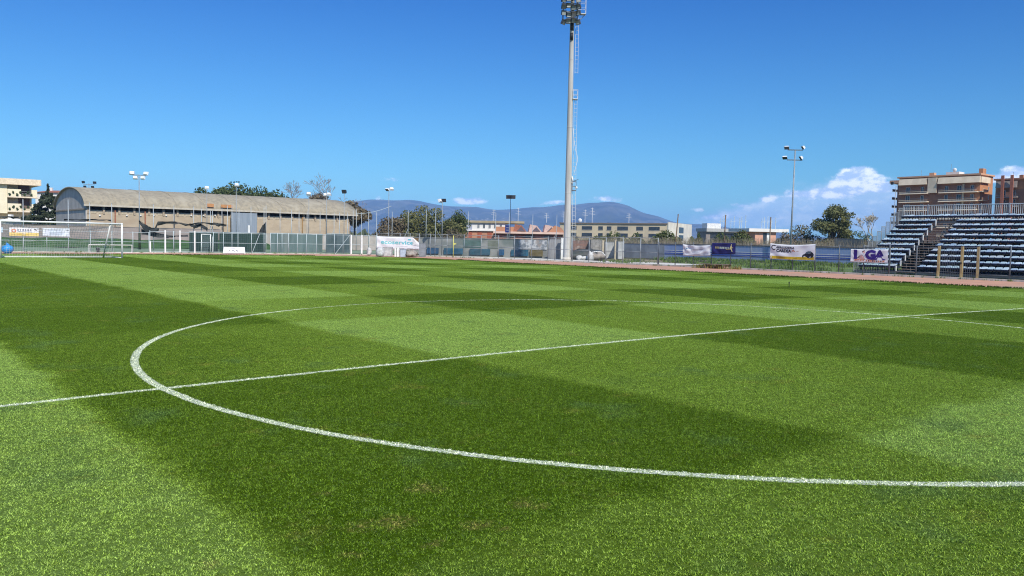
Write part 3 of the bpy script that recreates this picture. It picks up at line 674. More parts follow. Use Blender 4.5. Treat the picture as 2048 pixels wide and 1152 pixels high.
b.poly(circ(.825, .84, .022, .055), M_CREAM, 'figure_print')
b = bnr('sponsor_banner', 'white banner with huge indigo letters and orange figures beside the stand', 1702.5, 1777, (498, 523.5), (499, 526.5), M_CLOTH, X=44.5, sag=0.02, fold=0.02, seed=4)
b.bar(0.085, 0.18, 0.24, 0.97, M_PURP); b.text('G', 0.395, 0.21, 0.285, 0.77, M_PURP, 0.07); b.text('A', 0.63, 0.22, 0.31, 0.74, M_PURP, 0.05)
M_BRWN = mat('brown_print', (0.13, 0.05, 0.05), .6); M_PINK = mat('pink_print', (0.72, 0.42, 0.38), .6)
b.poly([(.17, .36), (.20, .38), (.32, .88), (.38, .95), (.37, .86), (.33, .80), (.24, .40), (.20, .30)], M_BRWN, 'figure_print'); b.poly([(.31, .60), (.36, .40), (.39, .24), (.37, .22), (.33, .40), (.29, .56)], M_BRWN, 'figure_print')
b.poly(circ(.36, .78, .03, .075), M_PINK, 'figure_print'); b.poly([(.23, .42), (.30, .60), (.35, .40), (.37, .22), (.24, .24)], M_PINK, 'figure_print', .008)
b.poly([(.09, .22), (.20, .30), (.30, .22), (.40, .24), (.92, .20), (.92, .09), (.60, .06), (.30, .05), (.10, .10)], M_PINK, off=.007)
for i in range(9): b.bar(.42 + .055 * i, .455 + .055 * i, .08, .18, M_ORANGE if i % 2 == 0 else M_BRWN)
for i in range(4): b.bar(.12 + .07 * i, .17 + .07 * i, .12 + .02 * (i % 2), .22, M_ORANGE)
pa, pb = onPath(754, FENCE), onPath(840, FENCE)
b = Banner('sponsor_banner', 'long white banner with cyan lettering and a folded upper corner', pa, pb, (ztop(*pa, 472.5), ztop(*pa, 497)), (ztop(*pb, 475.5), ztop(*pb, 499.5)), M_CLOTH, 0.02, 0.03, cut=(0.84, 0.5), seed=5)
b.text('ecoservice', 0.10, 0.40, 0.755, 0.32, M_CYAN, 0.02)
for i, (x0, x1) in enumerate([(.02, .16), (.20, .40), (.44, .65), (.72, .85), (.89, .97)]): b.bar(x0, x1, .075, .10, M_GREY)
b.bar(.30, .72, .24, .27, mat('faint_pink_print', (.66, .60, .64), .6)); b.bar(.73, .80, .76, .86, M_CYAN)
b.poly([(0.84, .96), (0.835, .40), (.90, .44), (0.985, .50)], mat('folded_cloth', (0.70, 0.70, 0.68), 0.6, (.55, .55, .54), 6.0), 'fold', 0.03)
b = bnr('sponsor_banner', 'white and pale yellow banner with an orange roundel behind the goal', 18.5, 77, (455, 471.5), (456, 472.5), M_CLOTH, Y=72.5, fold=0.01, seed=6)
b.bar(0.0, 1.0, 0.0, 0.42, mat('pale_yellow_print', (0.80, 0.62, 0.22), .6)); v, f = ring(.15, .64, .085, .22, .55); b.flat(v, f, M_ORANGE)
for i, w in enumerate((.05, .04, .06, .05, .05, .04)): b.bar(.27 + .085 * i, .27 + .085 * i + w, .62, .86, M_GREY)
b.bar(.28, .74, .50, .55, M_GREY); b.bar(.08, .95, .16, .21, M_GOLD); b.poly([(.83, .78), (.87, .86), (.92, .80), (.93, .68), (.90, .62), (.89, .74)], M_INK)
b = bnr('sponsor_banner', 'plain white banner with faint blue print beside the roundel banner', 85, 139, (456, 472.5), (457, 474), mat('bluish_white_cloth', (0.70, 0.76, 0.82), .6), Y=72.5, fold=0.01, seed=7)
for i in range(5): b.bar(.22 + .03 * (i % 2), .78 - .05 * (i % 3), .68 - .11 * i, .72 - .11 * i, mat('faint_blue_print', (.50, .60, .72), .6))
b.bar(.88, .97, .74, .79, M_GREY)
b = bnr('sponsor_banner', 'small pale blue banner beside the far goal post', -14, 5.5, (454, 464.5), (455, 465), mat('pale_blue_cloth', (0.52, 0.68, 0.78), .6), Y=72.5, fold=0.01, seed=8)
b.bar(.2, .8, .4, .6, M_CLOTH)
# leaning white placard in front of the framed gate
def placard():
    A = onY(446, 504.5, 71.9); B = onY(490.5, 505.5, 71.9); t = thing('placard', 'white placard with small dark drawings leaning on the framed gate', 'placard', (A[0], 71.9, z1(A[0], 72)))
    w = B[0] - A[0]; hgt = 0.66; tl = 0.22
    MB().prism([(0, 0, 0.02), (w, 0, 0.02), (w + .02, tl, hgt), (.16, tl, hgt)], (0, .03, 0)).build('board', M_CLOTH, t)
    for (x, z, s_) in ((.62, .24, .13), (.68, .30, .07), (1.02, .26, .13), (1.12, .33, .10), (1.18, .22, .08), (1.42, .30, .10), (1.50, .24, .13), (1.70, .25, .06)):
        MB().blob((x, tl * z / hgt - .012, z), (s_ * .5, .008, s_ * .5), int(x * 100), .35, 8, 4).build('drawing', M_INK, t)
    MB().prism([(.12, -.008 + .02, .05), (w - .1, .012, .05), (w - .1, .03, .10), (.12, .03, .10)], (0, -.01, 0)).build('pink_line', M_PINK, t)
    MB().prism([(.5, tl * .52 / hgt - .012, .52), (1.3, tl * .52 / hgt - .012, .52), (1.3, tl * .55 / hgt - .012, .55), (.5, tl * .55 / hgt - .012, .55)], (0, -.01, 0)).build('grey_line', M_GREY, t)
placard()

# ------------------------------------------------------------------ small things behind the goal
P = onY(15, 503, 66.5)
bag = thing('ball_bag', 'bright blue bag of balls lying on the dirt behind the goal', 'bag', (P[0], 66.5, z1(P[0], 66.5)))
mb = MB().blob((0, 0, .34), (.42, .34, .36), 3, .10, 14, 8); mb.build('sack', mat('bright_blue_plastic', (0.03, 0.30, 0.72), .4, (0.02, 0.20, .5), 3.0), bag, True)
MB().tube((-.05, 0, .62), (.06, -.03, .80), .10, 8, .15).build('neck', mat('bright_blue_plastic', (0, 0, 0)), bag, True)
MB().pipe([(-.05, 0, .66), (-.5, .05, .55), (-.8, .1, .5)], .025, 5).build('strap', mat('pale_blue_strap', (.45, .62, .72), .6), bag)
def low_frame():
    A, B = onY(178, 503.5, 70.5), onY(264, 505, 70.5); z = z1(A[0], 70.5); t = thing('training_goal', 'low wide white training frame standing behind the big goal', 'training goal', (A[0], 70.5, z)); w = B[0] - A[0]; h = .72
    for x in (0, w): MB().tube((x, 0, 0), (x, 0, h), .03, 8).build('upright', M_WHITE, t)
    MB().tube((-.03, 0, h), (w + .03, 0, h), .03, 8).build('top_bar', M_WHITE, t); MB().tube((0, .0, .05), (w, 0, .05), .025, 8).build('ground_bar', M_WHITE, t)
low_frame()
P = onY(196, 502, 71.6); t = thing('bin', 'small dark bin beside the low white training frame', 'bin', (P[0], 71.6, z1(P[0], 71.6)))
MB().tube((0, 0, 0), (0, 0, .42), .13, 12, .17).build('body', M_BLACK, t, True); MB().tube((0, 0, .42), (0, 0, .46), .19, 12).build('rim', M_DSTEEL, t)
P = onPath(909, FENCE); t = thing('corner_post', 'thin yellow post with a small flag at the bend of the fence', 'post', (P[0] - .25, P[1] - .15, z1(*P)))
MB().tube((0, 0, 0), (0, 0, 2.3), .04, 8).build('pole', mat('lemon_paint', (.62, .60, .16), .5), t, True); MB().prism([(0, 0, 1.55), (.28, -.2, 1.42), (0, 0, 1.30)], (.005, .01, 0)).build('pennant', mat('lemon_paint', (0, 0, 0)), t)
# pallet heap by the track
P = onX(1430, 536, 43.6); t = thing('pallet', 'low weathered wooden pallet on bricks at the edge of the track', 'pallet', (43.7, P[1], z1(43.7, P[1])))
for i in range(6): MB().box((-.35 + .14 * i, 0, .34 + .012 * (i % 2)), (.11, 2.9 - .2 * (i % 3), .03)).build('plank', M_WOOD if i % 2 else mat('pale_wood', (.42, .34, .24), .85), t)
for y in (-1.1, -.2, .9): MB().box((0, y, .24), (.85, .12, .12)).build('bearer', M_WOOD, t)
for (x, y) in ((-.2, -1.1), (.1, -.2), (-.1, .9)): MB().box((x, y, .09), (.4, .25, .18), .3 * y).build('block', mat('brick_block', (.38, .26, .2), .9), t)
tufts('pallet_weeds', [(43.7 + rng.uniform(-.5, .5), P[1] + rng.uniform(-2.2, 2.2), z1(43.7, P[1])) for _ in range(60)], .3, .03, mat('orange_weeds', (.26, .19, .05), .9, (.10, .12, .03), 3.0), 6)
P = gP = _gnd(1578, 575); t = thing('marker_peg', 'tiny dark peg standing in the far turf', 'peg', (gP[0], gP[1], gP[2]))
MB().tube((0, 0, 0), (0, 0, .22), .015, 6, .02).build('stick', M_BLACK, t); MB().tube((0, 0, .19), (0, 0, .25), .03, 8).build('head', M_BLACK, t)

# ------------------------------------------------------------------ floodlight mast
M_MAST = mat('mast_concrete', (0.50, 0.50, 0.48), 0.8, (0.36, 0.36, 0.33), 3.5, stretch=(1, 1, .06), detail=6, bump=.15, col3=(0.40, 0.37, 0.30), n3=.6)
def mast():
    x, y = onD(1133.5, 517, 84)[:2]; z0 = z1(x, y) + .05; t = thing('floodlight_mast', 'very tall grey concrete floodlight mast rising out of the picture behind the fence', 'floodlight mast', (x, y, z0))
    Hm = 27.6; r0, r1 = .385, .185
    mb = MB(); n = 14
    for i in range(n): mb.tube((0, 0, Hm * i / n), (0, 0, Hm * (i + 1) / n + .002), r0 + (r1 - r0) * i / n, 24, r0 + (r1 - r0) * (i + 1) / n, cap=i == n - 1)
    mb.build('shaft', M_MAST, t, True)
    for z in (6.9, 13.6, 20.4): MB().tube((0, 0, z), (0, 0, z + .08), r0 + (r1 - r0) * z / Hm + .012, 24).build('joint_collar', M_MAST, t, True)
    MB().tube((0, 0, -.02), (0, 0, .30), .46, 20, .42).build('footing', M_KERB, t, True)
    R2 = np.array([RGT[0], RGT[1], 0]); R2 /= np.linalg.norm(R2); F2 = np.array([FWD[0], FWD[1], 0]); F2 /= np.linalg.norm(F2)
    def L(a, b, z): return tuple(R2 * a + F2 * b + np.array([0, 0, z]))
    rr = lambda z: r0 + (r1 - r0) * z / Hm
    M_GALV = mat('bright_galvanised', (0.62, 0.66, 0.68), .45, (0.52, 0.56, 0.58), 2.0)
    for (za, zb, off) in ((2.0, 16.6, .13), (19.1, 26.4, .16)):
        lad = MB(); pa = [(rr(z) + off, z) for z in np.linspace(za, zb, 12)]
        lad.pipe([L(a, 0, z) for a, z in pa], .02, 5); lad.pipe([L(a + .30, 0, z) for a, z in pa], .02, 5); ld = lad.build('ladder', M_GALV, t)
        rung = None
        for z in np.arange(za + .1, zb, .42):
            a = rr(z) + off
            if rung is None: rung = MB().tube(L(0, 0, 0), L(.30, 0, 0), .014, 5).build('rung', M_GALV, ld); c = rung
            else: c = rung.copy(); COL.objects.link(c); c.parent = ld
            c.location = L(a, 0, z)
    for z in np.arange(2.3, 26, 1.6):
        pass
    def plat(za, zb, a0, a1, m, nm, nr):
        p = MB(); p.prism([L(a0, -.3, za), L(a1, -.3, za), L(a1, .3, za), L(a0, .3, za)], (0, 0, .06))
        pl = p.build(nm, m, t); g = MB()
        for b in (-.3, .3):
            for k in range(nr + 1): z = za + (zb - za) * (k + 1) / (nr + 1); g.tube(L(a0, b, z), L(a1, b, z), .018, 5)
            for a in (a0 + .02, a1): g.tube(L(a, b, za), L(a, b, zb), .02, 5)
        for k in range(nr + 1): z = za + (zb - za) * (k + 1) / (nr + 1); g.tube(L(a1, -.3, z), L(a1, .3, z), .018, 5)
        g.build('guard_rail', m, pl)
    plat(16.45, 17.4, .24, .74, M_GALV, 'rest_platform', 1); plat(7.15, 8.1, .36, .78, M_DSTEEL, 'rest_platform', 1)
    MB().pipe([L(.34, -.2, 8.6), L(.42, -.2, 8.1), L(.34, -.2, 7.9)], .09, 6).build('antenna', M_WHITE, t, True)
    MB().tube(L(.82, 0, 7.5), L(.82, .12, 7.5), .13, 10).build('small_dish', M_WHITE, t, True)
    MB().tube(L(.5, 0, 8.15), L(1.0, -.1, 8.32), .03, 5).build('bracket_arm', M_DSTEEL, t)
    MB().pipe([L(.34, -.25, 13.5), L(.40, -.3, 12.6), L(.62, -.35, 11.3), L(.84, -.35, 10.6), L(.84, -.35, 10.2), L(.52, -.3, 8.9)], .022, 5).build('loose_cable', M_WHITE, t)
    # head frame with rows of lamps
    fr = MB()
    for z in (24.35, 25.15, 25.95, 26.75, 27.5): fr.tube(L(-1.05, -.42, z), L(.62, -.42, z), .05, 6); fr.tube(L(-1.05, .42, z), L(.62, .42, z), .05, 6)
    for a in (-.95, .5):
        for b in (-.42, .42): fr.tube(L(a, b, 24.4), L(a, b, 28.6), .05, 6)
    for z in (24.55, 26.8): 
        for a in (-.95, 0, .5): fr.tube(L(a, -.42, z), L(a, .42, z), .05, 6)
    fr.build('head_frame', M_STEEL, t)
    plat(25.0, 26.75, .62, 1.36, M_GALV, 'maintenance_platform', 2)
    MB().tube(L(.5, 0, 24.2), L(1.3, 0, 25.0), .035, 6).build('platform_strut', M_STEEL, t)
    k = 0
    M_LAMP = mat('lamp_housing', (0.10, 0.11, 0.12), .4, (0.06, 0.065, 0.07), 2.0, metal=.3); M_LENS = mat('lamp_glass', (0.33, 0.37, 0.36), .12, (.22, .25, .24), 1.0, spec=.7)
    for zi, z in enumerate((24.15, 24.85, 25.60, 26.35, 27.1)):
        for ai, a in enumerate((-.92, -.42, .08, .55)):
            r_ = random.Random(k); k += 1; az = r_.uniform(-.5, .5) - .35 * (ai - 1.5); tl = r_.uniform(.25, .6)
            dr = Vector(-(F2 * math.cos(az)) + R2 * math.sin(az)); dr = (dr * math.cos(tl) + Vector((0, 0, -math.sin(tl)))).normalized()
            up = Vector((0, 0, 1)); sd = dr.cross(up).normalized(); up = sd.cross(dr); Mx = Matrix((sd, dr, up)).transposed()
            c = Vector(L(a, -.62 - .05 * (zi % 2), z + .10 * ((ai * 7 + zi * 2) % 3) - .1))
            h = MB(); h.box(c, (.46, .26, .46), M=Mx); h.box(c + up * .25 + dr * .03, (.50, .40, .03), M=Mx); h.box(c - sd * .26, (.03, .2, .3), M=Mx)
            lamp = h.build('lamp', M_LAMP, t); MB().box(c + dr * .135, (.40, .015, .40), M=Mx).build('lens', M_LENS, lamp)
            if k % 2 == 0: MB().box(c + dr * .15 - up * .1, (.42, .02, .07), M=Mx).build('lens_bar', M_WHITE, lamp)
    for i, z in enumerate((23.9, 22.9)): MB().tube(L(-.03, -.24, z - .5), L(-.03, -.24, z + (.2 if i else .5)), .16, 10).build('ballast_box', M_BLACK, t, True)
mast()

# ------------------------------------------------------------------ grandstand
def stand():
    X0, RISE, DEEP, Y0, Y1 = 45.72, 0.3775, 0.675, 20.36, 7.5; zb = z1(46, 12); NR = 11
    t = thing('grandstand', 'scaffold grandstand with eleven rows of faded blue plastic seats', 'grandstand', (X0, Y0, zb)); 
    L = lambda X, Y, z: (X - X0, Y - Y0, z - zb)
    M_DECK = mat('dark_deck', (0.10, 0.105, 0.11), .7, (0.065, .07, .075), 3.0); M_STEP = mat('rusty_step', (0.42, 0.33, 0.26), .8, (0.25, .19, .15), 5.0)
    M_SEAT = mat('faded_seat', (0.40, 0.51, 0.57), .4, (0.32, 0.42, 0.48), 1.3, spec=.6); M_SHELL = mat('navy_seat_shell', (0.032, 0.04, 0.085), .5, (0.022, .028, .055), 2.0)
    A0, A1 = 17.35, 16.02
    tz = lambda i: 0.05 + RISE * i
    # seat: bucket shell with rolled front lip, low back
    s = MB(); prof = [(-.02, .26), (-.03, .40), (.02, .425), (.10, .405), (.26, .40), (.33, .43), (.375, .495), (.41, .50), (.40, .42), (.36, .36), (.10, .34), (.03, .30)]
    n = len(prof); w = .205; vs = []
    for k, y in enumerate((-w, -w * .8, 0, w * .8, w)):
        e = 0.028 if k in (0, 4) else (0.0 if k in (1, 3) else -.012)
        for (a, b) in prof: vs.append((a, y, b - (e if b > .45 else -e * .3)))
    fs = []
    for k in range(4):
        for i in range(n): fs.append((k * n + i, (k + 1) * n + i, (k + 1) * n + (i + 1) % n, k * n + (i + 1) % n))
    fs += [tuple(range(n)), tuple(range(4 * n, 5 * n))[::-1]]
    s.add(vs, fs); s.mi = []
    for f in fs:
        i = f[0] % n
        s.mi.append(0 if len(f) == 4 and 1 <= i <= 7 else 1)
    s.cur = 1; s.box((.2, -.12, .13), (.05, .04, .28)); s.box((.2, .12, .13), (.05, .04, .28))
    seat_me = s.mesh('seat', [M_SEAT, M_SHELL], True); seat_me.materials[0] = M_SEAT
    seat2 = seat_me.copy(); seat2.materials[0] = mat('paler_seat', (0.50, 0.60, 0.65), .35, (0.41, .51, .57), 1.3, spec=.6)
    seats = [seat_me, seat2]
    for nm, c in (('greenish_seat', (.38, .50, .53)), ('grey_seat', (.44, .50, .54)), ('blue_seat', (.33, .44, .55))):
        q = seat_me.copy(); q.materials[0] = mat(nm, c, .4, tuple(k * .75 for k in c), 1.5, spec=.5); seats.append(q)
    for i in range(NR):
        X = X0 + DEEP * i; z = tz(i)
        secs = [(Y0, A0), (A1, Y1)] if i < NR - 1 else [(Y0, Y1)]
        for (a, b) in secs:
            d = MB().bx(X - X0, X - X0 + DEEP - .04, a - Y0, b - Y0, z - zb - .05, z - zb).build('row_deck', M_DECK, t)
            MB().bx(X - X0 - .02, X - X0 + .02, a - Y0, b - Y0, z - zb - .16, z - zb - .055).build('deck_edge', M_DSTEEL, d)
            c = int(abs(a - b) / .442); 
            for k in range(c):
                y = a - .22 - .442 * k + (abs(a - b) - c * .442) / -2
                o = obj('seat', random.choice(seats), t); o.location = L(X + .18, y, z); o.rotation_euler = (random.uniform(-.02, .02), random.uniform(-.10, .06), random.uniform(-.04, .04))
        MB().tube(L(X + .38, Y0, z + .30), L(X + .38, A0 if i < NR - 1 else Y1, z + .30), .025, 5).build('seat_rail', M_DSTEEL, t)
        if i < NR - 1:
            for h in (0, 1):
                MB().bx(X - X0 + h * DEEP / 2, X - X0 + h * DEEP / 2 + .30, A0 - Y0 - .06, A1 - Y0 + .06, z - zb - .03 + h * RISE / 2, z - zb + h * RISE / 2).build('step', M_STEP, t)
            e = MB().bx(X - X0 + .02, X - X0 + .08, A0 - Y0 - .02, A0 - Y0 + .04, z - zb, z - zb + .40); e.build('end_plate', M_WHITE, t)
        # stepped guard frames at the open end
        p = MB(); za = z - .1; zt = z + 1.02; 
        for xx in (X, X + DEEP - .03): p.tube(L(xx, Y0 + .1, za), L(xx, Y0 + .1, zt), .024, 6)
        for zz in (za + .08, zt): p.tube(L(X, Y0 + .1, zz), L(X + DEEP - .03, Y0 + .1, zz), .02, 6)
        g = p.build('guard_frame', M_STEEL, t); bar = MB()
        for k in range(1, 6): bar.tube(L(X + (DEEP - .03) * k / 6, Y0 + .1, za + .08), L(X + (DEEP - .03) * k / 6, Y0 + .1, zt), .011, 4)
        o = bar.build('bars', M_STEEL, g); o['kind'] = 'stuff'
    # rear railing, bar by bar
    Xr = X0 + DEEP * NR + .02; zt = tz(NR - 1); rl = MB()
    for z in (zt + .12, zt + 1.22): rl.tube(L(Xr, Y0 + .1, z), L(Xr, Y1, z), .03, 6)
    rail = rl.build('rear_railing', mat('pale_rail', (.50, .52, .53), .5, (.42, .44, .45), 2.0), t); bar = None
    for k, y in enumerate(np.arange(Y0, Y1, -.135)):
        if bar is None: bar = MB().tube((0, 0, .12), (0, 0, 1.22), 0.018, 5).build('railing_bar', mat('pale_rail', (.50, .52, .53), .5, (.42, .44, .45), 2.0), rail); c = bar
        else: c = bar.copy(); COL.objects.link(c); c.parent = rail
        c.location = L(Xr, y, zt); c.rotation_euler = (random.gauss(0, .012), 0, 0)
    for y in np.arange(Y0 + .1, Y1, -1.9): MB().tube(L(Xr, y, zt - .3), L(Xr, y, zt + 1.30), .035, 6).build('railing_post', M_STEEL, t)
    # scaffold below
    for i in range(0, NR + 1, 1):
        X = X0 + DEEP * i + .04; top = tz(min(i, NR - 1)) - .06; sc = MB()
        for y in np.arange(Y0 - .02, Y1, -1.85): sc.tube(L(X, y, zb), L(X, y, top), .03, 6)
        sc.tube(L(X, Y0, zb + .18), L(X, Y1, zb + .18), .022, 5); o = sc.build('scaffold_frame', M_DSTEEL, t)
    sc = MB()
    for y in np.arange(Y0 - .02, Y1, -1.85): sc.tube(L(X0, y, zb + .1), L(X0 + DEEP * NR, y, tz(NR - 1) - .1), .025, 5); sc.tube(L(X0, y, tz(0)), L(X0 + DEEP * NR, y, zb + .2), .022, 5)
    sc.build('raking_tubes', M_DSTEEL, t)
    MB().bx(DEEP * NR + .05, DEEP * NR + .09, 0, Y1 - Y0, .0, 2.4).build('under_shade_sheet', mat('under_shade_dark', (0.045, .05, .055), .8), t)  # dark sheet added to stand in for the shade under the rows
stand()

# ------------------------------------------------------------------ smaller floodlights, net poles, utility poles
M_BOX = mat('floodlight_casing', (0.74, 0.76, 0.76), .4, (0.66, .68, .68), 2.0); M_LBOX = mat('dark_floodlight_glass', (0.035, .04, .055), .2, (.05, .055, .07), 2.0, spec=.6)
def lamp_box(t, c, yaw, tilt, dark, sc=1.0):
    dr = Vector((math.sin(yaw) * math.cos(tilt), math.cos(yaw) * math.cos(tilt), -math.sin(tilt))); up = Vector((0, 0, 1)); sd = dr.cross(up).normalized(); up = sd.cross(dr); Mx = Matrix((sd, dr, up)).transposed(); c = Vector(c)
    h = MB(); k = .5 * sc
    vs = [c + Mx @ Vector(q) for q in ((-k * .6, -k * .35, -k * .4), (k * .6, -k * .35, -k * .4), (k * .6, -k * .35, k * .4), (-k * .6, -k * .35, k * .4), (-k * .75, k * .25, -k * .6), (k * .75, k * .25, -k * .6), (k * .75, k * .25, k * .6), (-k * .75, k * .25, k * .6))]
    h.add(vs, [(0, 1, 2, 3)[::-1], (4, 5, 6, 7), (0, 1, 5, 4), (1, 2, 6, 5), (2, 3, 7, 6), (3, 0, 4, 7)][::1])
    lb = h.build('floodlight', M_LBOX if dark else M_BOX, t); MB().box(c + dr * (k * .27), (k * 1.4, .02, k * 1.1), M=Mx).build('lens', M_LBOX, lb)
CAMYAW = math.atan2(-FWD[0], -FWD[1])
def light_pole(label, px, ybase_d, ytop, lamps, r=.07, arms=(), lean=0.0, low=None):
    x, y = onD(px, 470, ybase_d)[:2]; z0 = z1(x, y) if y < 110 else -.1; zt = ztop(x, y, ytop) - z0
    t = thing('light_pole', label, 'light pole', (x, y, z0), 0, 'slim floodlight poles round the grounds'); R2 = np.array([RGT[0], RGT[1], 0]); R2 /= np.linalg.norm(R2)
    MB().tube((0, 0, -.05), tuple(R2 * lean + [0, 0, zt]), r, 8, r * .6).build('pole', M_STEEL, t, True)
    if low: MB().tube((0, 0, 0), (0, 0, low), r * 1.8, 10).build('pole_guard', mat('dark_green_paint', (.03, .05, .025), .6), t, True)
    for (dz, w) in arms: MB().box(tuple(R2 * lean + [0, 0, zt + dz]), (w, .09, .09), math.atan2(R2[1], R2[0])).build('cross_arm', M_STEEL if px < 400 else M_DSTEEL, t)
    for (a, dz, yaw, tilt, dark, sc) in lamps: lamp_box(t, R2 * (a + lean) + [0, 0, zt + dz], CAMYAW + yaw, tilt, dark, sc)
light_pole('slim floodlight pole with four white boxes before the vaulted hall', 279, 92, 353, [(-.80, .40, 2.7, .35, 0, .74), (.76, .36, 3.4, .35, 0, .74), (-.42, -.12, 2.9, .3, 0, .68), (.42, -.12, 3.3, .3, 0, .68)], arms=((.15, 1.5),), low=2.0)
light_pole('floodlight pole with four dark boxes above the hall roof', 179, 140, 366, [(-.95, .15, .3, .3, 1, .72), (1.0, .1, -.3, .3, 1, .72), (-.7, -.62, .2, .5, 1, .66), (.65, -.66, -.2, .5, 1, .66)], arms=((-.3, 2.0),))
light_pole('thin light pole with one small white lamp over the middle of the hall', 414, 96, 378, [(0, .15, 2.6, .9, 0, .7)], r=.05)
light_pole('light pole with a white lamp in front of the evergreen trees', 472.5, 93, 372, [(.05, .15, 2.6, .9, 0, .64)], r=.055)
light_pole('thin light pole with a small dark lamp near the bare trees', 617.5, 97, 389, [(-.05, .1, 2.8, .5, 0, .7)], r=.05)
light_pole('light pole with a white double lamp near the end of the hall roof', 652.5, 95, 391, [(-.15, .1, 2.7, .8, 0, .62), (.25, .18, 2.5, .8, 0, .62)], r=.05)
light_pole('light pole with one dark square lamp at the end of the hall', 688, 93, 386, [(0, .18, .4, .35, 1, .75)], r=.05)
light_pole('light pole with white twin lamps in front of the mountain crest', 777, 93, 381, [(-.18, .1, .6, .9, 0, .62), (.3, .2, 2.6, .6, 0, .62)], r=.055)
light_pole('light pole with one pale and one dark lamp beside the pines', 884, 94, 403, [(-.25, .1, 2.2, .5, 0, .75), (.18, .15, .2, .35, 1, .7)], r=.05)
light_pole('light pole with two dark square lamps above the white and orange building', 1020, 96, 397, [(-.25, .2, .1, .3, 1, .75), (.28, .2, -.1, .3, 1, .75)], r=.05)
light_pole('tall light pole with two crossbars and four white floodlights by the big tree', 1581.5, 82, 301, [(-.85, .28, .5, .8, 0, .64), (.80, .32, 1.6, .6, 0, .64), (-1.0, -.72, .5, .9, 0, .64), (.62, -.70, 1.6, .6, 0, .64)], r=.10, arms=((.05, 1.5), (-.95, 1.5)), lean=.12)
light_pole('street lamp with a single dark head before the orange apartment block', 1783, 75, 372, [(-.35, .25, 1.2, .2, 1, .42)], r=.05, lean=.22)

M_POLE = mat('net_pole_steel', (0.42, 0.46, 0.47), .5, (0.33, .36, .37), 2.0, metal=.2)
places = 'first second third fourth fifth sixth seventh eighth ninth tenth eleventh twelfth thirteenth'.split()
def net_poles(lst, Y, where, brace=()):
    for k, (px, yt) in enumerate(lst):
        P = onY(px, 470, Y); x, y = P[0], P[1]; z0 = z1(x, y); zt = ztop(x, y, yt) - z0
        t = thing('net_pole', '%s tall thin steel net pole %s' % (places[k], where), 'pole', (x, y, z0), 0, 'tall steel poles of the ball nets'); m = M_POLE
        MB().tube((0, 0, -.05), (0, 0, zt), .045, 8, .035).build('shaft', m, t, True); MB().tube((0, 0, zt), (0, 0, zt + .06), .05, 8, .02).build('cap', m, t, True)
        if px in brace:
            s = brace[px]; MB().tube((0, 0, zt * .55), (s, .1, .1), .03, 6).build('stay', m, t)
net_poles([(47, 399), (137, 399), (180, 406), (224, 407)], 80, 'behind the far goal, counted from the cream building')
net_poles([(307, 409), (348, 412), (387.6, 413), (403, 417), (421, 421), (425, 421), (444, 417), (455, 412), (464, 409), (478, 417), (502, 414), (528, 415), (532, 411)], 84, 'in front of the long hall, counted from its gable')
net_poles([(560, 418), (583, 420), (598, 423), (614, 423), (640, 424.6), (668, 425), (679, 425), (695, 426), (706, 421), (712.5, 418.5), (723, 425), (737, 423), (753, 424)], 90, 'before the end of the hall, counted towards the pines', {598: 1.2, 668: -1.3})
net_poles([(784, 424), (816, 421), (852, 420), (871, 419.5), (936, 423), (991, 426), (1018, 425), (1065, 429), (1113, 430)], 92, 'counted from the cyan lettered banner to the mast', {816: -1.6, 871: 2.6, 1113: -1.6})
MB_rope = MB(); P0 = onY(712, 428, 90); P1 = onY(783, 412, 91); MB_rope.pipe([tuple(P0 + (P1 - P0) * k / 8 + np.array([0, 0, -.25 * math.sin(math.pi * k / 8)])) for k in range(9)], .03, 5)
tag(MB_rope.build('net_rope', M_PALE), 'pale rope slung between two net poles against the mountain', 'rope')
for (px, yt, d, lb, lean) in ((1349, 428, 95, 'leaning dark wooden pole before the white school end wall', .35), (1448, 430, 90, 'slim dark pole behind the navy banner', .1), (1539, 434, 92, 'slim dark pole behind the car body shop banner', .05)):
    x, y = onD(px, 480, d)[:2]; z0 = 0.0; t = thing('utility_pole', lb, 'pole', (x, y, z0 - .3)); R2 = np.array([RGT[0], RGT[1], 0]); zt = ztop(x, y, yt) + .3
    MB().tube((0, 0, 0), tuple(R2 * lean + [0, 0, zt]), .09, 8, .06).build('shaft', M_WOOD, t, True); MB().box(tuple(R2 * lean + [0, 0, zt - .1]), (.3, .05, .05)).build('bracket', M_DSTEEL, t)

# ------------------------------------------------------------------ walls, screens and clutter of the courts
M_PINKW = mat('pinkish_rendered_wall', (0.36, 0.30, 0.27), .9, (0.27, .23, .215), .5, bump=.2, col3=(0.22, .20, .19), n3=.3)
M_GREYW = mat('grey_rendered_wall', (0.33, 0.33, 0.30), .9, (0.24, .245, .23), .5, bump=.2, col3=(0.17, .20, .18), n3=.25)
M_LITEW = mat('light_concrete_wall', (0.43, 0.40, 0.35), .9, (0.34, .32, .28), .6, bump=.2, col3=(0.28, .26, .23))
def wall(name, label, P, Q, h, th, m, coping=.06, m2=None, panels=None):
    P, Q = np.array(P, float), np.array(Q, float); L_ = np.hypot(*(Q - P)[:2]); a = math.atan2(Q[1] - P[1], Q[0] - P[0]); t = thing(name, label, 'wall', tuple(P), a)
    MB().bx(0, L_, -th / 2, th / 2, -.3, h).build('wall_body', m, t); MB().bx(-.03, L_ + .03, -th / 2 - .05, th / 2 + .05, h + .002, h + coping).build('coping', m2 or m, t)
    if panels:
        n = int(L_ / panels)
        for k in range(n + 1): MB().bx(k * L_ / n - .12, k * L_ / n + .12, -th / 2 - .06, -th / 2 + .01, -.3, h - .02).build('pier', m, t)
    return t
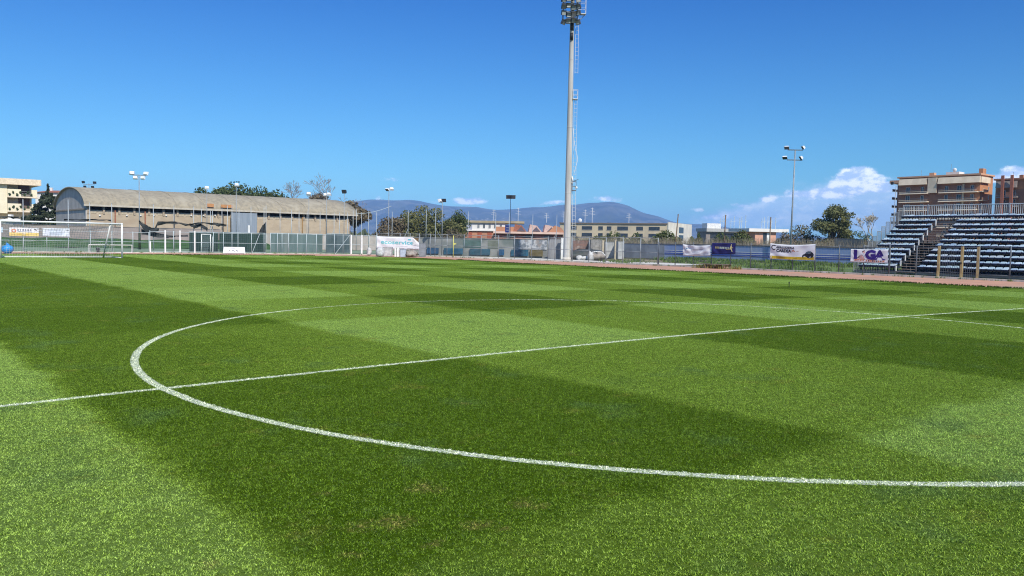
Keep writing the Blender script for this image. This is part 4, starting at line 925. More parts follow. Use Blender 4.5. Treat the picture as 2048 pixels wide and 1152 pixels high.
wl = wall('boundary_wall', 'long pinkish rendered wall behind the green bank beyond the goal', (-40, 105.2, 0), (29.5, 105.2, 0), 2.5, .3, M_PINKW, panels=5)
P = onY(720, 465, 105.2)
wall('boundary_wall', 'light concrete wall section beyond the cyan lettered banner', (29.6, 105.2, 0), (onY(826, 465, 105.2)[0], 105.2, 0), 2.05, .3, M_LITEW)
wall('boundary_wall', 'dark stained wall between the pines and the courts', (onY(826.5, 465, 105.2)[0], 105.2, 0), (onY(950, 465, 105.2)[0] + 2, 105.2, 0), 2.0, .3, mat('dark_stained_wall', (.10, .095, .085), .9, (.06, .06, .055), .5), panels=4)
# grey court wall with faded colour fields
gA = onD(822, 495, 99); gB = onD(1096, 495, 93); gw = wall('court_wall', 'grey court wall with faded green fields and a low blue strip', (gA[0], gA[1], -.1), (gB[0], gB[1], -.1), 1.95, .25, M_GREYW); L_ = float(np.hypot(*(gB - gA)[:2]))
for (a, b, z0_, z1_, c, nm) in ((.40, .53, .9, 1.8, (.10, .17, .15), 'green_field'), (.58, .66, .85, 1.8, (.20, .22, .17), 'olive_field'), (.10, .20, .8, 1.85, (.23, .24, .23), 'grey_field'), (.0, .06, .5, 1.9, (.26, .15, .06), 'rusty_panel')):
    MB().bx(L_ * a, L_ * b, -.165, -.12, z0_, z1_).build('painted_field', mat('faded_' + nm, c, .9, tuple(q * .75 for q in c), 1.5), gw)
for (a, b, c) in ((.13, .22, (.02, .07, .14)), (.26, .40, (.02, .08, .13)), (.45, .60, (.03, .08, .11)), (.66, .70, (.02, .08, .16)), (.75, .87, (.02, .09, .14)), (.88, .97, (.13, .10, .04))):
    MB().bx(L_ * a, L_ * b, -.30, -.26, .08, .78).build('low_screen', mat('low_screen_%d' % int(a * 100), c, .7, tuple(q * 1.5 for q in c), 1.2), gw)
M_GRAF = mat('graffiti_wall_paint', (0.58, 0.58, 0.57), .8, (0.23, .25, .27), 2.3, detail=6, lo=.42, hi=.58, col3=(0.36, .30, .26), n3=1.0)
MB().bx(L_ * .80, L_ * .995, -.20, -.13, .85, 1.93).build('graffiti_panel', M_GRAF, gw)
# screens of cloth on the courts
def screen(label, px0, px1, Y, yt, m, seed, sagk=.05):
    A, B = onY(px0, 480, Y), onY(px1, 480, Y); z = z1(A[0], Y); zt = ztop(A[0], Y, yt) - z; t = thing('windbreak_screen', label, 'screen', (A[0], Y, z)); w = B[0] - A[0]; n = max(6, int(w * 2)); vs = []
    for k in range(n + 1):
        for j in range(6):
            v = j / 5; vs.append((w * k / n, .06 * math.sin(k * 1.1 + seed) * (1 - v * .6) + .03 * math.sin(k * 2.7 + v * 3), .03 + (zt - .03 - sagk * math.sin(k * .8 + seed) ** 2) * v))
    o = len(vs); vs += [(x, y + .012, z_) for x, y, z_ in vs]; fs = []
    for k in range(n):
        for j in range(5): a = k * 6 + j; fs += [(a, a + 6, a + 7, a + 1), (o + a, o + a + 1, o + a + 7, o + a + 6)]
    MB().add(vs, fs).build('cloth', m, t, True); MB().tube((0, .03, zt), (w, .03, zt), .025, 6).build('top_wire', M_PALE, t)
    return t
M_DGREEN = mat('dark_green_screen', (0.028, .058, .048), .8, (0.018, .040, .036), 1.0, stretch=(2, 2, .3))
M_TEAL = mat('teal_grey_screen', (0.13, .185, .18), .8, (0.085, .13, .125), .7, stretch=(2, 2, .3), col3=(.17, .20, .19))
screen('dark green cloth screen behind the framed gate', 379, 437, 78, 463.5, M_DGREEN, 1); screen('dark green cloth screen behind the white placard', 439, 531, 77.5, 464.5, M_DGREEN, 2)
screen('teal grey cloth screen beyond the pale blue fence', 541, 645, 79, 466, M_TEAL, 3); screen('second teal grey cloth screen, towards the gate pillars', 652, 699, 78, 467, mat('blue_grey_screen', (.085, .12, .13), .8, (.05, .08, .085), .8), 4)
def small_goal(label, px0, px1, Y, yt, m=M_WHITE, back=True):
    A, B = onY(px0, 490, Y), onY(px1, 490, Y); z = z1(A[0], Y); w = B[0] - A[0]; h = ztop(A[0], Y, yt) - z; t = thing('small_goal', label, 'goal', (A[0], Y, z))
    for x in (0, w): MB().tube((x, 0, 0), (x, 0, h), .045, 8).build('post', m, t, True)
    MB().tube((-.04, 0, h), (w + .04, 0, h), .045, 8).build('crossbar', m, t, True)
    if back: MB().pipe([(w, 0, h), (w + .5, .8, h * .9), (w + .5, .9, 0)], .025, 6).build('net_stay', m, t)
    net = MB()
    for k in range(1, 14): net.tube((w * k / 14, .6, 0), (w * k / 14, 0.02, h), .006, 3)
    for k in range(1, 9): net.tube((0, .6 * (1 - k / 9), h * k / 9), (w, .6 * (1 - k / 9), h * k / 9), .006, 3)
    net.build('net', M_PALE, t)
small_goal('small white goal with a grey net behind the framed gate', 403, 421, 76.5, 468.5); small_goal('small white goal in front of the faded green court wall', 966, 1003.5, 86, 480.5)
small_goal('small pale goal frame with a rusty panel beside the cyan lettered banner', 837, 852, 84, 476.5, mat('cream_paint', (.62, .58, .45), .6), False)
# torn netting drapes
M_NET = mat('black_shade_net', (0.022, .026, .028), .8, (0.04, .045, .045), 2.0)
def drape(label, pts, Y, nm='torn_net'):
    top = [onY(x, a, Y) for x, a, b in pts]; bot = [onY(x, b, Y) for x, a, b in pts]; o = top[0]; t = thing(nm, label, 'netting', tuple(o)); vs = []; fs = []; sub = 4; n = len(pts)
    for k in range((n - 1) * sub + 1):
        i = min(k // sub, n - 2); u = k / sub - i; a = top[i] * (1 - u) + top[i + 1] * u; b = bot[i] * (1 - u) + bot[i + 1] * u; r_ = random.Random(k + int(pts[0][0]))
        a = a + [0, 0, r_.uniform(-.05, .05)]; b = b + [0, 0, r_.uniform(-.09, .09)]
        for j in range(4):
            p = a + (b - a) * j / 3 - o; p[1] += .10 * math.sin(k * .9 + j); vs.append(tuple(p))
    N = len(vs); vs += [(x, y + .01, z) for x, y, z in vs]
    for k in range((n - 1) * sub):
        for j in range(3): a = 4 * k + j; fs += [(a, a + 4, a + 5, a + 1), (N + a, N + a + 1, N + a + 5, N + a + 4)]
    MB().add(vs, fs).build('netting', M_NET, t, True); MB().pipe([tuple(q - o + [0, -.01, .02]) for q in top], .02, 5).build('edge_rope', M_NET, t)
drape('torn black shade net sagging low between the first hall poles', [(278, 441, 447), (290, 449, 464), (303, 456, 466), (318, 456.5, 461)], 83.5)
drape('long torn black strip of shade net hung across the hall wall', [(310, 456, 461), (316, 443, 450), (350, 443.5, 447.5), (378, 449, 452), (400, 444.5, 447), (430, 447, 450), (452, 450, 453)], 83.6)
drape('grey torn net patch with hanging tatters before the hall', [(378, 447, 451), (388, 449, 457), (402, 448, 454), (415, 456, 462)], 83.7); drape('small dark net tatter under the hall pole', [(426, 445, 449), (438, 447, 452.5), (453, 449, 451.5)], 83.4)
drape('wide black torn net hanging down to the green bank beside the gate', [(283, 458, 468), (300, 463, 471), (322, 468, 476), (345, 472, 474.5), (376, 470, 474)], 83.8); drape('thin black net strip behind the goal crossbar', [(128, 438.5, 441), (160, 439, 441), (190, 438.5, 441), (222, 440, 441.5)], 82.5)
drape('thin black net strip before the cream building', [(-10, 434, 437), (15, 433, 436), (38, 434, 437)], 82.5); drape('dark pointed net corner beside the screens', [(519, 463, 465), (525, 451, 468), (532, 445, 470)], 83.0)
# lumps behind the long banner and beside the mast
M_SACK = mat('white_sack', (.56, .56, .54), .7, (.38, .38, .37), 3.5, bump=.3)
def lump(nm, lb, cat, px, py, d, rad, m, seed, amp=.2, flat=-.6):
    P = onD(px, py, d); t = thing(nm, lb, cat, (P[0], P[1], z1(P[0], P[1]) + .02)); MB().blob((0, 0, rad[2] * .62), rad, seed, amp, 14, 8, -rad[2] * .6).build('heap', m, t, True); return t
def crate(nm, lb, cat, px0, px1, d, h, m, dep=.8, lid=None):
    A, B = onD((px0), 505, d), onD(px1, 505, d); a = math.atan2(B[1] - A[1], B[0] - A[0]); w = float(np.hypot(*(B - A)[:2])); t = thing(nm, lb, cat, (A[0], A[1], z1(A[0], A[1]) + .02), a)
    MB().bx(0, w, 0, dep, 0, h).build('body', m, t); MB().bx(-.03, w + .03, -.03, dep + .03, h + .002, h + .05).build('lid', lid or m, t)
    for k in (0, 1): MB().bx(w * (.05 + .75 * k), w * (.2 + .75 * k), -.02, -.002, .08, h - .08).build('batten', m, t)
lump('sack', 'white sack heaped under the start of the cyan lettered banner', 'sack', 760, 508, 82, (.42, .4, .55), M_SACK, 5); crate('crate', 'large white crate under the cyan lettered banner', 'crate', 766, 783, 83.5, .88, M_SACK)
crate('locker', 'first narrow white locker under the cyan lettered banner', 'locker', 789, 792.5, 82.5, .9, M_WHITE, .4); crate('locker', 'second narrow white locker beside the first, under the banner', 'locker', 793.5, 798.5, 82.5, .9, M_WHITE, .4); crate('crate', 'pale blue crate under the banner beside the lockers', 'crate', 800.5, 811, 82.5, .75, mat('pale_blue_plastic', (.46, .52, .60), .5), .6)
lump('rubble_heap', 'brown rubble heap under the folded end of the banner', 'rubble', 822, 511, 83, (.65, .5, .42), mat('brown_rubble', (.22, .19, .16), .9, (.34, .30, .26), 4.0, bump=.5), 8, .35); crate('panel_box', 'grey boarded box beyond the folded banner end', 'box', 838, 851, 85, 1.35, mat('grey_board', (.25, .27, .29), .8), .5)
lump('sack', 'crumpled white sheet caught in the fence before the banner', 'sheet', 738, 503, 86, (.24, .2, .5), M_SACK, 9, .3)
lump('rubble_heap', 'dark heap under a tarpaulin beside the mast', 'rubble', 1172, 513, 88, (2.6, 1.1, .72), mat('dark_tarpaulin', (.035, .045, .04), .6, (.06, .06, .055), 2.0), 12, .22)
lump('sack', 'round white sack nearest the mast', 'sack', 1159, 516, 86, (.42, .35, .33), M_SACK, 13, .25); lump('sack', 'upright white sack on the dark heap', 'sack', 1181, 516, 85.5, (.36, .3, .62), M_SACK, 14, .25); lump('sack', 'low white sack between the other two', 'sack', 1168, 517, 86, (.5, .3, .28), M_SACK, 15, .2)
lump('rubble_heap', 'brown earth heap beyond the white sacks', 'rubble', 1195, 514, 88, (1.4, 1.0, .55), mat('brown_rubble', (0, 0, 0)), 16, .3)
P0, P1 = onD(1183, 505, 86), onD(1212, 508, 86); mb = MB(); mb.pipe([tuple(P0 + (P1 - P0) * k / 8 + np.array([0, 0, .35 * math.sin(math.pi * k / 8) * .5 + (0 if k < 7 else -.12 * (k - 6))])) for k in range(9)], .05, 6)
tag(mb.build('drain_pipe', M_WHITE, None, True), 'bent white pipe over the earth heap', 'pipe')
# sheds and shacks by the mast
crate('shed', 'grey boarded shed beside the mast', 'shed', 1097, 1121, 89, 2.15, mat('grey_shed_boards', (.28, .28, .28), .85, (.20, .20, .21), 2.0, stretch=(6, 6, .3)), 2.0)
crate('pillar', 'white painted pillar touching the mast', 'pillar', 1122, 1127, 88, 2.3, M_WHITE, .4)
crate('shack', 'brown brick shack with a dark doorway beyond the heaps', 'shack', 1146, 1178, 97, 2.0, mat('red_brown_brick', (.24, .14, .11), .9, (.16, .11, .09), 3.0, col3=(.40, .36, .32), n3=1.0), 3)
crate('shack', 'grey block shack with a pale lower wall', 'shack', 1181, 1203, 96, 2.15, mat('grey_blocks', (.30, .29, .27), .9, (.20, .19, .17), 2.0, col3=(.44, .42, .38), n3=.9), 3)
crate('gate_pillar', 'cream gate pillar beside the shacks', 'pillar', 1204, 1208, 94, 2.1, mat('cream_wall', (.56, .48, .34), .8), .5); crate('gate_pillar', 'second cream gate pillar, towards the blue wall', 'pillar', 1229, 1232, 92, 2.15, mat('cream_wall', (0, 0, 0)), .5)
crate('shack', 'pale panel shack between the cream pillars', 'shack', 1210, 1228, 97, 1.9, mat('pale_panels', (.46, .47, .46), .8, (.33, .34, .33), 1.5), 2); crate('shack', 'white door hut at the start of the blue wall', 'shack', 1236, 1248, 95, 2.0, mat('pale_panels', (0, 0, 0)), 2)
# blue wall with white lines
XB = 63.0
def blue_wall():
    y0, y1 = onX(1238, 505, XB)[1], 8.0; t = thing('blue_wall', 'long faded blue wall with white stripes behind the grass verge', 'wall', (XB, y1, -.1)); w = y0 - y1
    M_BLUE = mat('faded_blue_wall', (0.20, 0.29, 0.52), .85, (0.26, .34, .53), .35, col3=(0.34, .38, .45), n3=.12, stretch=(1, 1, .35)); M_DB = mat('deep_blue_band', (0.05, .09, .34), .85, (0.075, .13, .40), .4)
    MB().bx(0, .25, 0, w, 0, 1.70).build('wall_body', M_BLUE, t); MB().bx(-.04, .29, -.02, w + .02, 1.702, 1.76).build('coping', mat('stained_coping', (.17, .16, .15), .9), t)
    for (z0_, z1_, m, nm) in ((.55, .78, M_DB, 'blue_band'), (.80, .86, M_WHITE, 'white_stripe'), (.86, 1.0, M_DB, 'blue_band'), (1.02, 1.07, M_WHITE, 'white_stripe')): MB().bx(-.012, .0, 0.0, w * .86, z0_, z1_).build(nm, m, t)
    MB().bx(-.02, -.001, w * .86 + .05, w, .0, 1.68).build('grey_section', mat('grey_blue_render', (.26, .29, .33), .9, (.20, .22, .25), .8), t)
blue_wall()

# ------------------------------------------------------------------ the vaulted hall
def hall():
    X0, X1, Y0, D, ze, zr = 13.65, 54.1, 112.0, 20.5, 5.62, 8.28
    t = thing('vaulted_hall', 'long tan hall with a curved concrete vault roof and dark clerestory strip', 'hall', (X0, Y0, 0)); Lx = X1 - X0
    M_TAN = mat('tan_block_wall', (0.44, 0.36, 0.255), .9, (0.385, .315, .225), .8, bump=.2, col3=(0.38, .30, .21), n3=.35, stretch=(1, 1, 2.2)); M_ROOF = mat('old_concrete_vault', (0.325, 0.28, 0.20), .9, (0.245, .215, .16), 2.6, bump=.3, detail=7, col3=(0.35, .31, .23), n3=.5, stretch=(1, .5, 1))
    M_SHADE = mat('dark_hall_inside', (0.035, .035, .035), .8); M_PILLAR = mat('tan_pillar', (.38, .31, .23), .9); M_RUST = mat('rust_red_pipe', (.27, .11, .065), .8); M_DPIPE = mat('dark_pipe', (.08, .07, .06), .7)
    MB().bx(.45, Lx - .3, .45, .75, -.3, 4.32).build('front_wall', M_TAN, t)
    MB().bx(.45, Lx - .3, .60, .75, 4.32, 4.86).build('ledge_wall', mat('pale_ledge', (.47, .40, .30), .9), t)
    MB().bx(.45, Lx - .3, 1.5, 1.7, 4.6, 5.6).build('strip_opening', M_SHADE, t); MB().bx(.45, Lx - .3, .7, 1.6, 4.80, 4.86).build('strip_sill', M_TAN, t)
    g = [(.62, .46, -.3), (.62, D - .4, -.3), (.62, D - .4, 4.9)] ; n = 24
    arc = lambda y: ze + (zr - ze) * (1 - (2 * y / D - 1) ** 2) ** .62 if 0 <= y <= D else ze
    pts = [(.30, .46, -.3), (.30, D - .46, -.3)] + [(.30, D - .46 - (D - .92) * k / n, arc(D - .46 - (D - .92) * k / n) - .22) for k in range(n + 1)]
    MB().prism(pts, (.3, 0, 0)).build('gable_wall', mat('grey_gable', (.48, .45, .41), .9, (.38, .36, .33), .7, bump=.2), t)
    MB().bx(.2, .29, .5, D - .5, 4.85, 5.05).build('gable_band', M_PILLAR, t)
    pts = [(Lx - .9, .46, -.3), (Lx - .9, D - .46, -.3)] + [(Lx - .9, D - .46 - (D - .92) * k / n, arc(D - .46 - (D - .92) * k / n) - .22) for k in range(n + 1)]
    MB().prism(pts, (.3, 0, 0)).build('gable_wall', M_TAN, t); MB().bx(.45, Lx - .3, D - .7, D - .4, -.3, ze).build('rear_wall', M_TAN, t)
    rf = MB(); ys = [D * (1 - math.cos(math.pi * k / 30)) / 2 for k in range(31)]; sh = lambda y: (zr - arc(y)) / (zr - ze) * 1.0
    segs = 22; vs = []; m = len(ys)
    for i in range(segs + 1):
        for y in ys:
            x = Lx * i / segs + (0 if i < segs else 1.0); z = arc(y) + (-.12 if y in (ys[0], ys[-1]) else 0); vs.append((x + (3.1 * (1 - sh(y)) * (i == segs) * 0), y, z))
    N = len(vs); vs += [(x, y, z - .2) for x, y, z in vs]; fs = []
    for i in range(segs):
        for j in range(m - 1): a = i * m + j; fs += [(a, a + m, a + m + 1, a + 1), (N + a, N + a + 1, N + a + m + 1, N + a + m)]
    for j in range(m - 1): fs += [(j, j + 1, N + j + 1, N + j), (segs * m + j, N + segs * m + j, N + segs * m + j + 1, segs * m + j + 1)]
    for i in range(segs): fs += [(i * m, N + i * m, N + (i + 1) * m, (i + 1) * m), (i * m + m - 1, (i + 1) * m + m - 1, N + (i + 1) * m + m - 1, N + i * m + m - 1)]
    rf.add(vs, fs); roof = rf.build('vault_roof', M_ROOF, t, True); MB().bx(-.02, Lx + 1.0, -.10, .12, ze - .30, ze - .06).build('eave_beam', mat('pale_eave', (.52, .47, .38), .9), roof)
    for i in range(1, 10): x = Lx * i / 10; rb = MB(); rb.pipe([(x, y, arc(y) + .015) for y in ys[:20]], .035, 4); rb.build('roof_seam', M_ROOF, roof)
    pil = None
    for k in range(21):
        x = .6 + (Lx - 1.2) * k / 20
        if pil is None: pil = MB().bx(-.13, .13, .38, .70, 4.3, 5.5).build('pillar', M_PILLAR, t); c = pil
        else: c = pil.copy(); COL.objects.link(c); c.parent = t
        c.location = (x, 0, 0)
    w0 = None
    for k in range(40):
        x = 1.3 + (Lx - 2.6) * k / 39
        if k % 7 == 3: continue
        if w0 is None: w0 = MB().bx(-.34, .34, .56, .605, 4.38, 4.80).build('ledge_window', mat('dusty_pane', (.48, .42, .30), .5, (.30, .27, .22), 1.2), t); c = w0
        else: c = w0.copy(); COL.objects.link(c); c.parent = t
        c.location = (x, 0, 0)
    for px, mm in ((232, M_RUST), (292, M_RUST), (350, M_DPIPE), (405, M_DPIPE), (448, M_DPIPE), (607, mat('brown_pipe', (.28, .17, .07), .8)), (655, M_DPIPE)):
        x = onY(px, 440, Y0)[0] - X0; MB().tube((x, .38, -.2), (x, .38, 4.85), .09, 8).build('downpipe', mm, t, True)
    for px in (201, 255, 283, 309, 334, 384, 409, 432):
        p = onY(px, 431, Y0); MB().tube((p[0] - X0, .30, p[2]), (p[0] - X0, .46, p[2]), .11, 10).build('wall_lamp', M_WHITE, t, True)
    p0, p1 = onY(460, 425, Y0), onY(511, 462, Y0); MB().bx(p0[0] - X0, p1[0] - X0, -.6, -.45, .6, p0[2]).build('metal_hoarding', mat('grey_sheet_metal', (.25, .29, .33), .55, (.21, .25, .29), 1.0, stretch=(4, 4, .3)), t)
    for (a, b, ya, yb) in ((413.5, 427, 407, 414.5), (441, 464.5, 409, 416)):
        q0, q1 = onY(a, ya, Y0), onY(b, yb, Y0); MB().bx(q0[0] - X0, q1[0] - X0, -.16, -.11, q1[2], q0[2]).build('terracotta_patch', mat('terracotta_sheet', (.50, .24, .10), .8, (.40, .20, .09), 2.0), t)
    p = onY(494, 455, Y0); MB().bx(p[0] - X0 - .12, p[0] - X0 + .12, -.8, -.6, 1.5, 3.3).build('white_board', M_WHITE, t)
hall()

# ------------------------------------------------------------------ house builder (local x along the front, y going back, z up)
def at_px(px, d): P = onD(px, 470, d); return P[:2]
M_ROOFT = mat('red_roof_tiles', (.34, .13, .08), .85, (.25, .10, .06), 3.0)
def win(t, me_cache, key, x, y, z, w, h, m=None, side=0):
    """a window set 6 cm proud: frame part with a pane inside it; copies share the meshes"""
    k = (key, round(w, 2), round(h, 2), side)
    if k not in me_cache:
        f = MB(); c = MB(); e = .07
        def bx(mb, a0, a1, b0, b1, c0, c1):
            if side == 0: mb.bx(a0, a1, b0, b1, c0, c1)
            else: mb.bx(b0, b1, a0, a1, c0, c1)
        bx(f, -w / 2, w / 2, -.05, .02, -h / 2, -h / 2 + e); bx(f, -w / 2, w / 2, -.05, .02, h / 2 - e, h / 2); bx(f, -w / 2, -w / 2 + e, -.05, .02, -h / 2 + e, h / 2 - e); bx(f, w / 2 - e, w / 2, -.05, .02, -h / 2 + e, h / 2 - e)
        bx(f, -.03, .03, -.05, .02, -h / 2 + e, h / 2 - e); bx(c, -w / 2 + e, w / 2 - e, -.025, -.005, -h / 2 + e, h / 2 - e)
        me_cache[k] = (f.mesh('window', MATS.get(key + '_frame', M_WHITE)), c.mesh('pane', m or M_GLASS))
    a, b = me_cache[k]; o = obj('window', a, t, (x, y, z)); obj('pane', b, o); return o

def cream_block():
    d = 180.0; A = at_px(-60, d); B = at_px(66, d); a = 0.0; P = onD(66, 400, d); Yf = P[1]; X1 = P[0]; X0 = onY(-60, 400, Yf)[0]
    t = thing('apartment_building', 'cream apartment building with plant-filled balconies and a flat roof slab', 'building', (X0, Yf, 0)); w = X1 - X0; zt = ztop(X1, Yf, 366); c = {}
    M_CR = mat('cream_plaster', (.80, .72, .52), .85, (.72, .64, .46), .4); M_CR2 = mat('shaded_cream_plaster', (.56, .50, .36), .85, (.48, .43, .32), .4); M_SL = mat('pale_slab', (.78, .66, .50), .8)
    MB().bx(0, w, 1.6, 14, 0, zt - .6).build('wall', M_CR2, t)  # recessed wall: cream darkened in colour for the shade behind the balconies
    xl = onY(14.5, 400, Yf)[0] - X0; zl = ztop(X0 + xl, Yf, 426.5)
    MB().bx(0, xl, 0, 1.58, zl, zt - .62).build('bay', M_CR, t); MB().bx(-.2, w + 1.5, -.9, 14.5, zt - .58, zt + .72).build('roof_slab', mat('peach_slab', (.80, .66, .48), .8), t)
    M_SHUT = mat('brown_shutter', (.11, .065, .055), .7); M_RAIL = mat('glass_rail', (.42, .46, .46), .3)
    for k, (yb, yt) in enumerate(((395.5, 380), (424, 408.5))):
        zb = ztop(X1, Yf, yb); zp = ztop(X1, Yf, yt)
        b = MB().bx(xl, w + 1.1, -.25, 1.58, zb - .12, zb + .16).build('balcony', M_SL, t); MB().bx(xl + .02, xl + 2.6, -.20, -.08, zb + .165, zp).build('parapet', M_CR, b); MB().bx(xl + 3.4 + 1.2, w + (.8 if k == 0 else .4), -.20, -.08, zb + .165, zp).build('parapet', M_CR, b)
        for r in range(3): MB().tube((xl + 2.6, -.14, zb + .4 + .42 * r), (xl + 4.6, -.14, zb + .4 + .42 * r), .03, 5).build('rail', M_RAIL if k == 0 else M_SL, b)
        for i in range(7):
            x = xl + .4 + i * (w - xl) / 7; MB().blob((x, -.32, zb + .55 + .5 * ((i * 3) % 2)), (.24, .2, .26), i + 9 * k, .4, 8, 6).build('balcony_plant', mat('plant_green', (.05, .075, .03), .9, (.03, .05, .02), 4.0), b)
        MB().bx(xl + 2.3, xl + 4.5, 1.50, 1.59, zp - .9, zp + 1.25).build('shutter_door', M_SHUT, t)
    MB().bx(0, w, -.3, 1.58, ztop(X1, Yf, 446) - .1, ztop(X1, Yf, 446)).build('canopy', M_SL, t)
cream_block()
def small_house(nm, lb, px0, px1, d, ytop, yroof, mw, dep=9, wins=2, mr=None):
    A, B = at_px(px0, d), at_px(px1, d); a = math.atan2(B[1] - A[1], B[0] - A[0]); w = float(np.hypot(*(B - A))); t = thing(nm, lb, 'house', (A[0], A[1], 0), a); z = ztop(A[0], A[1], ytop); zr = ztop(A[0], A[1], yroof); c = {}
    MB().bx(0, w, 0, dep, 0, z).build('wall', mw, t)
    MB().add([(-.4, -.5, z), (w + .4, -.5, z), (w + .4, dep + .5, z), (-.4, dep + .5, z), (w * .25, dep / 2, zr), (w * .75, dep / 2, zr)], [(0, 1, 5, 4), (1, 2, 5), (2, 3, 4, 5), (3, 0, 4), (3, 2, 1, 0)]).build('roof', mr or M_ROOFT, t)
    for k in range(wins): win(t, c, 'house', w * (k + .7) / (wins + .4), -.001, z - 1.4, 1.0, 1.2)
    MB().bx(w * .3, w * .3 + .6, dep * .4, dep * .4 + .6, z, zr + .7).build('chimney', mw, t); return t
M_WHOUSE = mat('white_plaster', (.74, .71, .66), .85, (.64, .62, .58), .4)
small_house('house', 'white house with a red tiled hip roof behind the dark conifer', 72, 116, 215, 384.5, 378.5, M_WHOUSE); small_house('house', 'small grey house with a low roof squeezed beside the hall gable', 114, 134, 230, 394, 387, mat('grey_plaster', (.38, .36, .38), .85))
small_house('house', 'low white hut with parasols of white cloth below the cream building', -8, 26, 140, 441, 436, M_WHOUSE, 5, 1, M_WHOUSE); small_house('house', 'low white hut under the dark conifer', 50, 67, 138, 441.5, 436.5, M_WHOUSE, 5, 1, M_WHOUSE)

def orange_block(lb, pc, d, px_far, ytop, floors, wing=True, dark=False, pr=None):
    """block seen over a corner: the front faces the pitch, the lit side faces the sun"""
    C_ = at_px(pc, d); Xc, Yc = float(C_[0]), float(C_[1]); Yf = float(onX(px_far, 400, Xc)[1]); w = Yf - Yc
    t = thing('apartment_tower', lb, 'building', (Xc, Yc, 0)); zt = ztop(Xc, Yc + w / 2, ytop); c = {}
    side = float(onY(pr, 400, Yc)[0]) - Xc if pr else 9.0
    M_BR = mat('orange_brick', (.50, .235, .115), .85, (.42, .195, .095), .5); M_BK = mat('shaded_brick', (.36, .175, .10), .85, (.29, .14, .082), .5); M_BAND = mat('pale_band', (.72, .60, .44), .8, (.62, .51, .37), .5); M_PEACH = mat('peach_trim', (.62, .36, .22), .8)
    m = M_BK
    if dark: M_BAND = mat('dull_band', (.30, .25, .21), .8); M_PEACH = M_BK
    MB().bx(0, side, 0, w, 0, zt - .3).build('wall', M_BR, t); H_ = 3.05
    MB().bx(-.06, -.001, 1.5, w - .2, 0, zt - 3.4).build('shaded_front', m, t)  # front brick darkened in colour for the side turned from the sun
    MB().bx(-1.0, side + .3, -.5, w + .4, zt - .28, zt + .25).build('roof_edge', M_PEACH, t); 
    for (a, b) in ((-.4, w * .485), (w * .625, w - .5)): MB().prism([(-1.75, a, zt - 2.9), (-.9, a, zt - 2.9), (-.9, a, zt - .7), (-1.1, a, zt - .7)], (0, b - a, 0)).build('top_band', M_BAND, t)
    MB().bx(-.9, side * .62, -.75, -.002, zt - 2.9, zt - .9).build('top_band', M_BAND, t)
    if dark:
        for y in (w - 3.2, w - 6.0): MB().bx(-2.2, -1.75, y, y + .9, 0, zt + 1.2).build('brick_pier', mat('rust_brick', (.36, .13, .08), .85), t)
    else: MB().bx(-1.4, -.8, w * .50, w * .61, zt - 6.0, zt - .6).build('stair_panel', M_BAND, t)
    MB().bx(side * .3, side * .7, w * .3, w * .46, zt + .26, zt + 1.5).build('roof_cabin', M_WHOUSE, t); MB().bx(side * .1, side * .35, -.3, 1.0, zt + .26, zt + 2.0).build('chimney', M_BR, t); MB().bx(.2, 2.0, w * .56, w * .62, zt + .26, zt + 1.3).build('chimney', M_PEACH, t)
    MB().tube((2, w * .38, zt + 1.2), (2, w * .38, zt + 4.2), .06, 5).build('antenna', M_STEEL, t); MB().blob((1.5, w * .33, zt + 2.0), (.3, .7, .7), 1, 0, 12, 8).build('dish', M_WHITE, t, True)
    MB().tube((2, w * .75, zt + .2), (2, w * .75, zt + 2.6), .05, 5).build('antenna', M_STEEL, t)
    for k in range(floors):
        z = zt - 6.0 - H_ * k
        for (a, b) in ((.3, w * .47), (w * .60, w - .8)):
            s = MB().prism([(-1.72, a, z - .24), (-.07, a, z - .24), (-.07, a, z + .16), (-1.52, a, z + .16)], (0, b - a, 0)).build('balcony', M_BAND, t); MB().bx(-1.72, -1.66, a, b, z + .45, z + .62).build('balcony_parapet', M_BAND, s); MB().tube((-1.69, a, z + 1.05), (-1.69, b, z + 1.05), .05, 5).build('handrail', M_DSTEEL, s)
            n = max(2, int((b - a) / 3.6))
            for i in range(n): win(t, c, 'flat', -.068, a + (b - a) * (i + .5) / n, z + 1.25, 1.5 if i % 2 else 1.1, 2.1, None, 1)
        s = MB().bx(-1.2, side * .35, -1.3, -.001, z - .14, z + .10).build('balcony', M_BAND, t); MB().bx(-1.2, side * .35, -1.3, -1.22, z + .11, z + 1.0).build('balcony_parapet', M_PEACH, s)
        win(t, c, 'flat', side * .68, -.001, z + 1.3, 1.0, 1.5); MB().bx(w * 0 - .4, 0.9, w * .18, w * .20, z + .1, z + 2.9).build('fin', M_BAND, t)
    if wing:
        MB().bx(6, 14, w + .42, w + 3.4, 0, zt - 1.6).build('rear_wing', M_BK, t); MB().bx(5.4, 14.5, w + .41, w + 6.2, zt - 1.55, zt - .4).build('wing_roof', M_PEACH, t)
        for k in range(floors): z = zt - 4.6 - H_ * k; b = MB().bx(6.2, 12, w + 3.42, w + 5.4, z, z + .22).build('wing_balcony', M_BAND, t); MB().bx(6.2, 12, w + 5.25, w + 5.4, z + .23, z + 1.0).build('parapet', M_BK, b)
orange_block('orange brick apartment tower with long balconies above the grandstand', 1955, 280, 1797, 352, 7, pr=1984)
orange_block('darker orange brick apartment tower at the picture edge behind the stand', 2110, 262, 1990, 357, 7, wing=False, dark=True, pr=2140)

